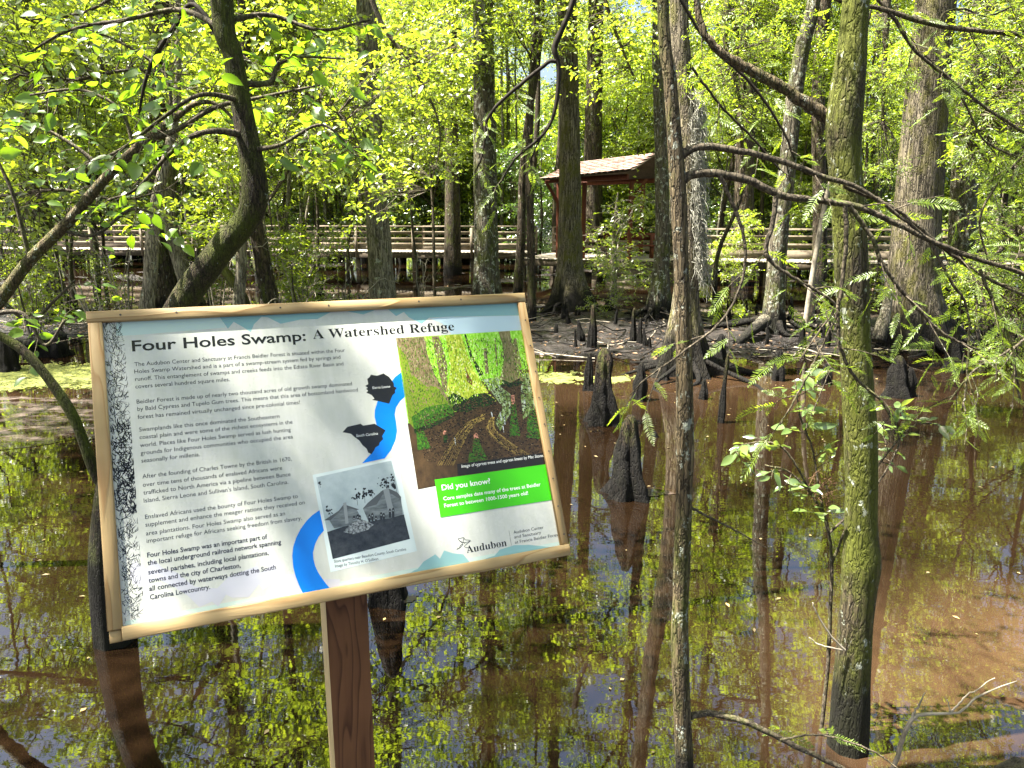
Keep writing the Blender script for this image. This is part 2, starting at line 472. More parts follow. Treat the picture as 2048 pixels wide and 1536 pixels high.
def floaters():
    rs = np.random.RandomState(11)
    dm = leaf_mat('duckweed', (0.25, 0.28, 0.09, 1), (0.2, 0.28, 0.03, 1), 0.2, 0.04, 0.4, 0.9)
    P = []
    def patch(n, cx, cy, rx, ry, seed):
        q = rs.normal(size=(n * 4, 2)) * (rx * 0.6, ry * 0.6) + (cx, cy)
        w = 1.1 * wob(np.c_[q, np.full(len(q), seed)], 1.3) + 0.5 * wob(np.c_[q, np.full(len(q), seed)], 5.0) + rs.normal(size=len(q)) * 0.18 + 0.5 - ((q[:, 0] - cx) / rx) ** 2 - ((q[:, 1] - cy) / ry) ** 2
        q = q[w > 0]
        q = q[gz(q[:, 0], q[:, 1]) < 0.004][:n]
        P.append(q)
    a = ground(80, 752); patch(15000, a[0] - 0.6, a[1], 2.6, 1.25, 1.0)
    a = ground(1150, 752); patch(9000, a[0], a[1], 1.0, 0.5, 4.0)
    a = ground(1600, 705); patch(1200, a[0], a[1], 1.6, 0.4, 8.0)
    q = np.concatenate(P); n = len(q)
    r = rs.uniform(0.010, 0.026, n)
    th = rs.uniform(0, 6.28, n)
    k = np.arange(5) * 2 * math.pi / 5
    V = np.stack([q[:, 0:1] + r[:, None] * np.cos(th[:, None] + k), q[:, 1:2] + r[:, None] * np.sin(th[:, None] + k), np.repeat(rs.uniform(0.004, 0.009, n)[:, None], 5, 1)], -1).reshape(-1, 3)
    b = np.arange(n)[:, None] * 5
    T = np.concatenate([b + [0, 1, 2], b + [0, 2, 3], b + [0, 3, 4]], 1).reshape(-1, 3)
    tag(link('duckweed', mesh_np('duckweed', V, T, [dm])), 'pale green duckweed floating on the still water near the bank', None, None, 'stuff')
    # grey pollen film
    fm, nt, out = new_mat('pollen_film')
    nn = noise(nt, coords(nt, (1, 2.2, 1)), 2.2, 8, 0.75)
    dd = nd(nt, 'BsdfPrincipled', Roughness=0.5); nt.links.new(ramp(nt, nn, [(0.3, (0.05, 0.034, 0.027, 1)), (0.7, (0.15, 0.11, 0.092, 1))]).outputs[0], dd.inputs['Base Color'])
    gg = nd(nt, 'BsdfPrincipled', Roughness=0.03, IOR=2.2); gg.inputs['Base Color'].default_value = (0.02, 0.011, 0.005, 1)
    mx = nt.nodes.new('ShaderNodeMixShader'); nt.links.new(ramp(nt, nn, [(0.46, 0.0), (0.60, 1.0)]).outputs[0], mx.inputs[0])
    nt.links.new(gg.outputs[0], mx.inputs[1]); nt.links.new(dd.outputs[0], mx.inputs[2]); nt.links.new(mx.outputs[0], out.inputs[0])
    mb = MB()
    def film(c, rx, ry, seed, n=90):
        t = np.linspace(0, 2 * math.pi, n, endpoint=False)
        e = np.c_[np.cos(t), np.sin(t), np.full(n, seed)]
        rr = 1 + 0.35 * wob(e, 2.0) + 0.12 * wob(e, 6.0)
        V = np.c_[c[0] + rx * rr * np.cos(t), c[1] + ry * rr * np.sin(t), np.full(n, 0.0035)]
        V = np.vstack([V, (c[0], c[1], 0.0035)])
        i = np.arange(n)
        mb.add(V, np.c_[i, (i + 1) % n, np.full(n, n)])
    film(ground(70, 838), 1.9, 1.0, 2.0)
    film(ground(1308, 985), 0.20, 0.085, 5.0)
    film(ground(800, 1196), 0.11, 0.06, 7.0)
    film(ground(1480, 690), 1.0, 0.35, 9.0)
    tag(link('pollen_film', mb.mesh('pollen_film', [fm])), 'grey brown pollen film lying on the still water', None, None, 'stuff')
    # leaves afloat on the water
    n = 1500
    q = np.c_[rs.uniform(-9, 9, n), 2.2 + 11 * rs.uniform(0, 1, n) ** 0.8]
    q = q[wob(np.c_[q, np.zeros(n)], 0.8) + rs.normal(size=n) * 0.4 > 0.25]; n = len(q)
    V, T = leaf_quads(np.c_[q, np.full(n, 0.006)], np.c_[rs.normal(size=(n, 2)), np.zeros(n)], np.c_[rs.normal(size=(n, 2)) * 0.12, np.ones(n)], rs.uniform(0.015, 0.05, n), rs.uniform(0.008, 0.025, n), 0.04)
    fl = leaf_mat('floating_leaf', (0.26, 0.2, 0.10, 1), (0.1, 0.06, 0.03, 1), 0.1, 0.05, 0.4, 1.2)
    tag(link('floating_leaves', mesh_np('floating_leaves', V, T, [fl])), 'small dead leaves and specks afloat on the water', None, None, 'stuff')
    # leaf and twig litter
    n = 9000
    q = np.c_[rs.uniform(-20, 20, n), 12 + 16 * rs.uniform(0, 1, n) ** 1.5]
    z = gz(q[:, 0], q[:, 1]); q = q[z > 0.0]; z = z[z > 0.0]; n = len(q)
    p = np.c_[q, z + 0.012]
    V, T = leaf_quads(p, np.c_[rs.normal(size=(n, 2)), np.zeros(n)], np.c_[rs.normal(size=(n, 2)) * 0.35, np.ones(n)], rs.uniform(0.05, 0.13, n), rs.uniform(0.03, 0.07, n))
    lm = leaf_mat('leaf_litter', (0.15, 0.10, 0.065, 1), (0.1, 0.06, 0.03, 1), 0.1, 0.03, 0.5, 1.2)
    tag(link('leaf_litter', mesh_np('leaf_litter', V, T, [lm])), 'fallen brown leaves scattered over the mud', None, None, 'stuff')
    mb = MB()
    for k in range(900):
        x = rs.uniform(-17, 17); y = 12.2 + 10 * rs.uniform() ** 1.7
        if gz(x, y) < -0.06: continue
        L = rs.uniform(0.25, 1.5); a = rs.uniform(0, 6.28); lift = rs.uniform(0, 0.25) * L
        t = np.linspace(-0.5, 0.5, 5)
        px_ = x + np.cos(a) * L * t + rs.normal(size=5) * 0.025; py_ = y + np.sin(a) * L * t + rs.normal(size=5) * 0.025
        path = np.c_[px_, py_, np.maximum(gz(px_, py_), 0.0) + 0.015 + lift * (t + 0.5)]
        add_tube(mb, path, np.linspace(1, 0.4, 5) * rs.uniform(0.006, 0.018), 4, int(rs.rand() < 0.78))
    tag(link('twig_litter', mb.mesh('twig_litter', [M['twig_pale'], M['bark_dark']])), 'fallen bare twigs strewn across the mud bank', None, None, 'stuff')

build_ground()
floaters()

# ------------------------------------------------------------------ boardwalk and shelter
DECK = 0.83
def build_boardwalk():
    root = thing('boardwalk', (3.0, 28.0, 0.0), 'weathered wooden boardwalk with railings crossing behind the trees', 'boardwalk')
    R = np.array((3.0, 28.0, 0.0))
    rs = np.random.RandomState(3)
    cache = {}
    def board(name, p0, p1, w, h, mat, key=None):
        """board from p0 to p1 (centre line), w across in plan, h tall"""
        p0 = np.asarray(p0, float); p1 = np.asarray(p1, float)
        d = p1 - p0; L = np.linalg.norm(d)
        k = (round(L, 2), round(w, 3), round(h, 3), mat)
        if k not in cache:
            mb = MB(); c = min(w, h) * 0.07
            x = L / 2; a = w / 2; b = h / 2
            prof = [(-a + c, -b), (a - c, -b), (a, -b + c), (a, b - c), (a - c, b), (-a + c, b), (-a, b - c), (-a, -b + c)]
            V = [(-x, yy, zz) for yy, zz in prof] + [(x, yy, zz) for yy, zz in prof]
            F = [(i, (i + 1) % 8, 8 + (i + 1) % 8, 8 + i) for i in range(8)]
            T = [(0, i + 1, i) for i in range(1, 7)] + [(8, 8 + i, 8 + i + 1) for i in range(1, 7)]
            mb.add(V, F)
            mb.t.append(np.array(T)); mb.tm.append(np.zeros(len(T)))
            cache[k] = mb.mesh(name, [M[mat]])
        o = link(name, cache[k], root, (p0 + p1) / 2 - R)
        dd = Vector(d).normalized()
        if abs(dd.z) > 0.95: o.rotation_euler = (0, -math.pi / 2, math.atan2(ALONG[1], ALONG[0]))
        else:
            o.rotation_euler = (0, -math.asin(dd.z), math.atan2(dd.y, dd.x))
        return o
    dk = MB()
    global ALONG
    def walk(a, b, width, rails=(1, 1), bays=None):
        global ALONG
        a = np.array(a, float); b = np.array(b, float)
        d = b - a; L = np.linalg.norm(d); d /= L; nrm = np.array((d[1], -d[0]))   # towards the viewer for a left-to-right run
        ALONG = d
        n = bays or max(1, int(round(L / 2.4)))
        nb = int(L / 0.147)
        for k in range(nb):
            c = a + d * (k + 0.5) * 0.147
            hw = 0.069; e = width / 2 + 0.04 + rs.uniform(-0.012, 0.012); z1 = DECK + rs.uniform(-0.004, 0.004)
            q = [c - d * hw + nrm * e, c + d * hw + nrm * e, c + d * hw - nrm * e, c - d * hw - nrm * e]
            V = [(*(p - R[:2]), z1 - 0.038) for p in q] + [(*(p - R[:2]), z1) for p in q]
            dk.add(V, [(0, 3, 2, 1), (4, 5, 6, 7), (0, 1, 5, 4), (1, 2, 6, 5), (2, 3, 7, 6), (3, 0, 4, 7)])
        for s in (1, -1):
            off = nrm * s * width / 2
            for k in range(n):
                p0 = a + d * L * k / n + off; p1 = a + d * L * (k + 1) / n + off
                P = lambda p, z, o=0.0: (*(p + nrm * s * o), z)
                g = d * 0.004
                board('stringer', P(p0 + g, DECK - 0.155), P(p1 - g, DECK - 0.155), 0.045, 0.22, 'pile_wood')
                if rails[0 if s > 0 else 1]:
                    for zc, hh in ((0.20, 0.19), (0.47, 0.095), (0.74, 0.095)):
                        board('rail_board', P(p0 + g, DECK + zc, -0.075), P(p1 - g, DECK + zc, -0.075), 0.036, hh, 'rail_wood')
                    board('cap_rail', P(p0 + g, DECK + 1.005, -0.02), P(p1 - g, DECK + 1.005, -0.02), 0.15, 0.04, 'rail_wood')
            for k in range(n + 1):
                p = a + d * L * k / n + off
                if rails[0 if s > 0 else 1]:
                    board('rail_post', (*p, DECK - 0.26), (*p, DECK + 0.983), 0.1, 0.1, 'rail_wood')
                pp = p - nrm * s * 0.16
                board('pile', (*pp, -0.5), (*pp, DECK - 0.27), 0.17, 0.17, 'pile_wood')
        for k in range(n + 1):
            p = a + d * L * k / n
            ALONG = d
            board('cross_beam', (*(p + nrm * (width / 2 - 0.05)), DECK - 0.16), (*(p - nrm * (width / 2 - 0.05)), DECK - 0.16), 0.09, 0.19, 'pile_wood')
    walk((-33.0, 36.8), (0.9, 31.4), 1.6)
    walk((1.0, 28.6), (5.9, 26.9), 4.0, rails=(0, 1))
    walk((6.05, 26.0), (28.0, 20.9), 1.6)
    tag(link('decking', dk.mesh('decking', [M['deck_wood']]), root), None, None, None, 'stuff')
    # lower cross bracing seen under the platform
    ALONG = np.array((1.0, 0.0))
    board('brace_board', (3.0, 25.95, 0.42), (5.4, 25.1, 0.42), 0.05, 0.2, 'rail_wood')
    board('brace_board', (3.2, 25.85, 0.10), (4.9, 25.2, 0.10), 0.05, 0.16, 'rail_wood')

def build_shelter():
    base = np.array((3.0, 27.2, DECK))
    root = thing('shelter', base, 'open shelter with shingled roof and red brown timber posts on the boardwalk', 'shelter')
    def bar(name, p0, p1, w, mat, par=root):
        p0 = np.asarray(p0, float) - base; p1 = np.asarray(p1, float) - base
        mb = MB()
        V, F, F2 = tube(np.linspace(p0, p1, 3), np.full(3, w * 0.707), 4, cap=False, phase=math.pi / 4)
        mb.add(V, F); mb.add(V[:4], [(3, 2, 1, 0)]); mb.add(V[-4:], [(0, 1, 2, 3)])
        return link(name, mb.mesh(name, [M[mat]]), par)
    A = at(1085, 358, 26.0); B = at(1268, 338, 24.6); C = at(1314, 306, 26.9); D = at(1152, 325, 28.4)
    # back slope mirrors the front one past the ridge
    A2 = A + 2 * (np.array((D[0], D[1], A[2])) - A); B2 = B + 2 * (np.array((C[0], C[1], B[2])) - B)
    shm, nt, out = new_mat('shingle')
    n1 = noise(nt, coords(nt), 3.0, 5, 0.7); g = nt.nodes.new('ShaderNodeObjectInfo')
    c = ramp(nt, n1, [(0.3, (0.24, 0.14, 0.11, 1)), (0.7, (0.50, 0.34, 0.28, 1))]).outputs[0]
    c = mixc(nt, 1.0, c, ramp(nt, g.outputs['Random'], [(0.0, 0.6), (1.0, 1.25)]).outputs[0], 'MULTIPLY')
    b = nd(nt, 'BsdfPrincipled', Roughness=0.9); nt.links.new(c, b.inputs['Base Color']); nt.links.new(b.outputs[0], out.inputs[0])
    roof = None
    th = np.array((0, 0, 0.05))
    mb = MB()
    for q in ((A, B, C, D), (D, C, B2, A2)):
        V = [p - base - th for p in q] + [p - base for p in q]
        mb.add(V, [(0, 3, 2, 1), (4, 5, 6, 7), (0, 1, 5, 4), (1, 2, 6, 5), (2, 3, 7, 6), (3, 0, 4, 7)])
    roof = link('roof', mb.mesh('roof', [M['pile_wood']]), root)
    rs = np.random.RandomState(8)
    rows, cols = 9, 16
    nrm = unit(np.cross(B - A, D - A))
    for r in range(rows):
        for cidx in range(cols):
            u0 = (cidx + (0.5 if r % 2 else 0)) / cols - 0.03; u1 = u0 + 1 / cols - 0.004
            u0, u1 = max(u0, -0.02), min(u1, 1.02)
            if u1 - u0 < 0.01: continue
            v0 = r / rows - 0.03; v1 = (r + 1.15) / rows
            v0 += rs.uniform(-0.01, 0.01)
            P = lambda u, v: (A * (1 - u) + B * u) * (1 - v) + (D * (1 - u) + C * u) * v
            lo = 0.045 + rs.uniform(0, 0.012); hi = 0.012
            q = [P(u0, v0) + nrm * lo, P(u1, v0) + nrm * lo, P(u1, min(v1, 1.0)) + nrm * hi, P(u0, min(v1, 1.0)) + nrm * hi]
            cen = sum(q) / 4
            V = [p - cen for p in q] + [p - cen - nrm * 0.012 for p in q]
            link('shingle', mesh_np('shingle', V, [(0, 1, 2, 3), (7, 6, 5, 4), (0, 4, 5, 1), (1, 5, 6, 2), (2, 6, 7, 3), (3, 7, 4, 0)], [shm]), roof, cen - base)
    ez = A[2] - 0.16
    pL = (at(1117, 400, 26.9)); pR = (at(1168, 400, 26.2)); pQ = (at(1262, 400, 25.4))
    pB1 = at(1150, 400, 29.3); pB2 = at(1285, 400, 28.0)
    for p in (pL, pR, pQ, pB1, pB2):
        bar('post', (p[0], p[1], DECK), (p[0], p[1], ez + 0.05), 0.14, 'redwood')
    bar('beam', (A[0] + 0.15, A[1] + 0.55, ez + 0.13), (B[0] - 0.1, B[1] + 0.55, ez + 0.19), 0.16, 'redwood')
    bar('beam', (pB1[0] - 0.6, pB1[1], ez + 0.13), (pB2[0] + 0.4, pB2[1], ez + 0.19), 0.16, 'redwood')
    bar('brace', (pL[0] - 0.45, pL[1] - 0.25, ez + 0.1), (pL[0], pL[1], ez - 0.62), 0.1, 'redwood')
    bar('brace', (pQ[0] + 0.5, pQ[1], ez + 0.12), (pQ[0], pQ[1], ez - 0.55), 0.1, 'redwood')
    # bench on the platform
    bb = thing('bench', (4.1, 26.5, DECK), 'reddish wooden bench under the shelter roof', 'bench')
    def bbox(name, lo, hi, mat):
        mb = MB().box(lo, hi); link(name, mb.mesh(name, [M[mat]]), bb)
    bbox('seat', (-0.9, -0.2, 0.41), (0.9, 0.2, 0.46), 'redwood')
    bbox('backrest', (-0.9, 0.2, 0.62), (0.9, 0.24, 0.86), 'redwood')
    for sx in (-0.8, 0.72):
        bbox('leg', (sx, -0.17, 0.0), (sx + 0.09, -0.08, 0.41), 'redwood')
        bbox('leg', (sx, 0.1, 0.0), (sx + 0.09, 0.2, 0.8), 'redwood')

build_boardwalk()
build_shelter()

# ------------------------------------------------------------------ foliage makers
def foliage(rs, lobes, m, k, L, W, twig=0.35, droop=0.15, flat=0.6):
    """lobes: list of (centre, radii, weight); m sprays of k leaves. returns verts, tris, spray bases"""
    lobes_c = np.array([l[0] for l in lobes], float); lobes_r = np.array([l[1] for l in lobes], float)
    w = np.array([l[2] for l in lobes], float); w /= w.sum()
    idx = rs.choice(len(lobes), m, p=w)
    u = unit(rs.normal(size=(m, 3))) * (rs.uniform(0, 1, (m, 1)) ** 0.45)
    c = lobes_c[idx] + u * lobes_r[idx]
    td = u * lobes_r[idx] + rs.normal(size=(m, 3)) * 0.5 * lobes_r[idx].mean(1, keepdims=True)
    td[:, 2] = td[:, 2] * 0.45 - droop * 0.3
    td = unit(td)
    pn = unit(np.c_[rs.normal(size=(m, 2)) * flat, np.ones(m)])
    side = unit(np.cross(td, pn))
    tl = twig * rs.uniform(0.5, 1.4, m)
    ps, ds, ns = [], [], []
    for j in range(k):
        f = (j + rs.uniform(0, 1, m)) / k
        sg = (1 if j % 2 else -1)
        p = c + td * (tl * f)[:, None] + rs.normal(size=(m, 3)) * 0.012
        d = unit(td * rs.uniform(0.3, 0.9, (m, 1)) + side * sg * rs.uniform(0.5, 1.0, (m, 1)) + rs.normal(size=(m, 3)) * 0.25 - np.array((0, 0, droop)))
        n_ = unit(pn + rs.normal(size=(m, 3)) * 0.45)
        ps.append(p); ds.append(d); ns.append(n_)
    p = np.concatenate(ps); d = np.concatenate(ds); n_ = np.concatenate(ns)
    sc = rs.uniform(0.55, 1.2, len(p))
    V, T = leaf_quads(p, d, n_, L * sc, W * sc)
    return V, T, c, td, tl, idx

def limb(mb, a, b, r0, r1, rs, n=5, sag=0.1, m=1, sides=4):
    a = np.asarray(a, float); b = np.asarray(b, float)
    t = np.linspace(0, 1, n)[:, None]
    L = np.linalg.norm(b - a)
    path = a * (1 - t) + b * t
    path[:, 2] += (sag * L * np.sin(t[:, 0] * math.pi))
    path[1:-1] += rs.normal(size=(n - 2, 3)) * L * 0.04
    add_tube(mb, path, np.linspace(r0, r1, n), sides, m, cap=False)
    return path

def make_crown(name, seed, lobes, m, k, L, W, leafm, axis, barkm='bark_twig', twig=0.35, droop=0.15, limb_r=0.035, twigs=1.0):
    """leaf crown with its limbs. axis(z) -> trunk point at height z"""
    rs = np.random.RandomState(seed)
    V, T, c, td, tl, idx = foliage(rs, lobes, m, k, L, W, twig, droop)
    mb = MB(); mb.add(V, T, 0)
    for li, (lc, lr, w) in enumerate(lobes):
        lc = np.asarray(lc, float)
        z0 = max(0.2, lc[2] - np.linalg.norm(lc[:2]) * 0.7 - 0.4)
        limb(mb, axis(z0), lc, limb_r, limb_r * 0.4, rs, 6, 0.08)
        ii = np.where(idx == li)[0]
        for i in ii[:: max(1, int(round(3 / twigs)))]:
            a = lc + (c[i] - lc) * 0.15
            b = c[i] + td[i] * tl[i] * 0.9
            t = np.linspace(0, 1, 4)[:, None]
            path = a * (1 - t) ** 2 + 2 * (c[i] + rs.normal(size=3) * 0.08) * t * (1 - t) + b * t ** 2
            add_tube(mb, path, np.linspace(limb_r * 0.28, 0.003, 4), 3, 1, cap=False)
    return mb.mesh(name, [M[leafm], M[barkm]])

def rand_lobes(seed, n, rad, z0, z1, lr, lz=0.6, taper=0.5):
    rs = np.random.RandomState(seed); out = []
    for i in range(n):
        f = (i + rs.uniform(0, 1)) / n
        a = rs.uniform(0, 6.28); r = rad * (1 - taper * f) * math.sqrt(rs.uniform(0.08, 1))
        q = lr * rs.uniform(0.65, 1.35)
        out.append(((r * math.cos(a), r * math.sin(a), z0 + (z1 - z0) * f), (q, q, q * lz), q ** 2))
    return out

up = lambda z: np.array((0, 0, z))
CROWN = {}       # shared crown meshes, origin on the trunk axis
# tall canopy crowns, origin at the lowest limb
CROWN['canopy_a'] = make_crown('crown', 21, rand_lobes(21, 15, 3.4, 0.3, 8.5, 1.25), 1100, 7, 0.15, 0.085, 'leaf_mid', up, 'bark_dark', 0.5, limb_r=0.06)
CROWN['canopy_b'] = make_crown('crown', 22, rand_lobes(22, 13, 3.0, 0.0, 9.5, 1.15), 1050, 7, 0.14, 0.08, 'leaf_bright', up, 'bark_dark', 0.5, limb_r=0.06)
CROWN['canopy_c'] = make_crown('crown', 23, rand_lobes(23, 14, 2.6, 0.0, 10.5, 1.05, 0.45), 1700, 6, 0.13, 0.04, 'leaf_cypress', up, 'bark_dark', 0.45, limb_r=0.055)
# understorey crowns, origin on the ground
CROWN['under_a'] = make_crown('crown', 31, rand_lobes(31, 16, 1.7, 1.3, 7.5, 0.75), 1300, 7, 0.10, 0.055, 'leaf_bright', up, limb_r=0.022)
CROWN['under_b'] = make_crown('crown', 32, rand_lobes(32, 14, 1.5, 1.0, 6.0, 0.7), 1150, 7, 0.095, 0.05, 'leaf_mid', up, limb_r=0.02)
CROWN['under_c'] = make_crown('crown', 33, rand_lobes(33, 18, 1.9, 1.6, 8.8, 0.8, 0.45), 1500, 7, 0.10, 0.05, 'leaf_bright', up, limb_r=0.022, droop=0.3)
CROWN['under_d'] = make_crown('crown', 34, rand_lobes(34, 14, 1.6, 0.7, 5.2, 0.7), 1100, 7, 0.105, 0.06, 'leaf_deep', up, limb_r=0.02)
CROWN['shrub_a'] = make_crown('crown', 41, rand_lobes(41, 11, 0.9, 0.35, 2.4, 0.42), 420, 7, 0.085, 0.045, 'leaf_bright', up, 'twig_pale', 0.25, limb_r=0.012)
CROWN['shrub_b'] = make_crown('crown', 42, rand_lobes(42, 9, 1.0, 0.25, 1.9, 0.4), 260, 6, 0.085, 0.045, 'leaf_mid', up, 'twig_pale', 0.3, limb_r=0.012, twigs=1.6)

# ------------------------------------------------------------------ trees
def trunk_mesh(name, pts, rad, mat, sides=20, rings=60, flare=0.0, flare_h=0.8, nl=7, ridges=0, rough=0.05, rscale=5.0, seed=0, base=(0, 0, 0)):
    """pts world (base first); buttress flare in lobes near the base"""
    rs = np.random.RandomState(seed)
    q = spline(np.c_[np.asarray(pts) - np.asarray(base), rad], rings)
    path, r = q[:, :3], q[:, 3]
    z = path[:, 2] + base[2]
    ph = rs.uniform(0, 6.28, 4)
    def lob(th, n):
        f = flare * np.exp(-np.clip(z, 0, None) / flare_h)[:, None]
        w = 0.5 + 0.5 * np.cos(nl * th + ph[0] + 0.6 * np.sin(th * 2 + ph[1]))[None, :]
        w = 0.45 * w ** 1.5 + 0.25 * np.cos((nl - 3) * th + ph[2])[None, :] * 0.5
        out = 1 + f * w
        if ridges:
            out = out + 0.035 * np.abs(np.sin(ridges * th[None, :] * 0.5 + 0.8 * wob(np.stack([np.repeat(th[None, :], n, 0), np.repeat(z[:, None], sides, 1) * 0.5, np.zeros((n, sides))], -1), 1.3)))
        return out
    V, F, F2 = tube(path, r, sides, lob, rough, rscale)
    fs = [F] + ([F2] if F2 is not None else [])
    return mesh_np(name, V, fs, [M[mat]], None, True)

def px_path(pts, d):
    """[(px,py,width_px[,d])] base first -> world points, radii"""
    P, R = [], []
    for t in pts:
        dd = t[3] if len(t) > 3 else d
        p = at(t[0], t[1], dd)
        P.append(p); R.append(t[2] * 0.5 * mpp(p))
    return P, R

def main_tree(name, label, pts, d, mat, crown=None, top=15.0, crown_z=8.0, crown_s=1.0, group=None, cat='tree', lean=(0, 0), sides=24, rings=70, rot=0.0, ws=1.0, **kw):
    P, R = px_path(pts, d)
    R = [r_ * ws for r_ in R]
    b = P[0]
    if b[2] > -0.25:     # root it below the surface
        P.insert(0, np.array((b[0], b[1], min(-0.3, b[2] - 0.3)))); R.insert(0, R[0] * 1.12)
    if top and P[-1][2] < top:
        e = P[-1]; dirn = (P[-1] - P[-2]); dirn = dirn / max(dirn[2], 0.3)
        for f in (0.35, 0.7, 1.0):
            z = e[2] + (top - e[2]) * f
            k = (z - e[2]) * (1 - 0.6 * f)
            P.append(np.array((e[0] + dirn[0] * k * 0.6 + lean[0] * f, e[1] + dirn[1] * k * 0.6 + lean[1] * f, z))); R.append(R[len(R) - 1] * (0.86 if f < 1 else 0.5))
    base = np.array((P[0][0], P[0][1], 0.0))
    root = thing(name, base, label, cat, group)
    link('trunk', trunk_mesh('trunk', P, R, mat, sides, rings, base=base, seed=int(abs(b[0] * 131)) + 1, **kw), root)
    if crown:
        zz = np.array([p[2] for p in P]); xx = np.array([p[0] for p in P]); yy = np.array([p[1] for p in P])
        cl = np.array((np.interp(crown_z, zz, xx), np.interp(crown_z, zz, yy), crown_z)) - base
        c = link('crown', CROWN[crown], root, cl)
        c.scale = (crown_s,) * 3; c.rotation_euler = (0, 0, rot)
    return root, base

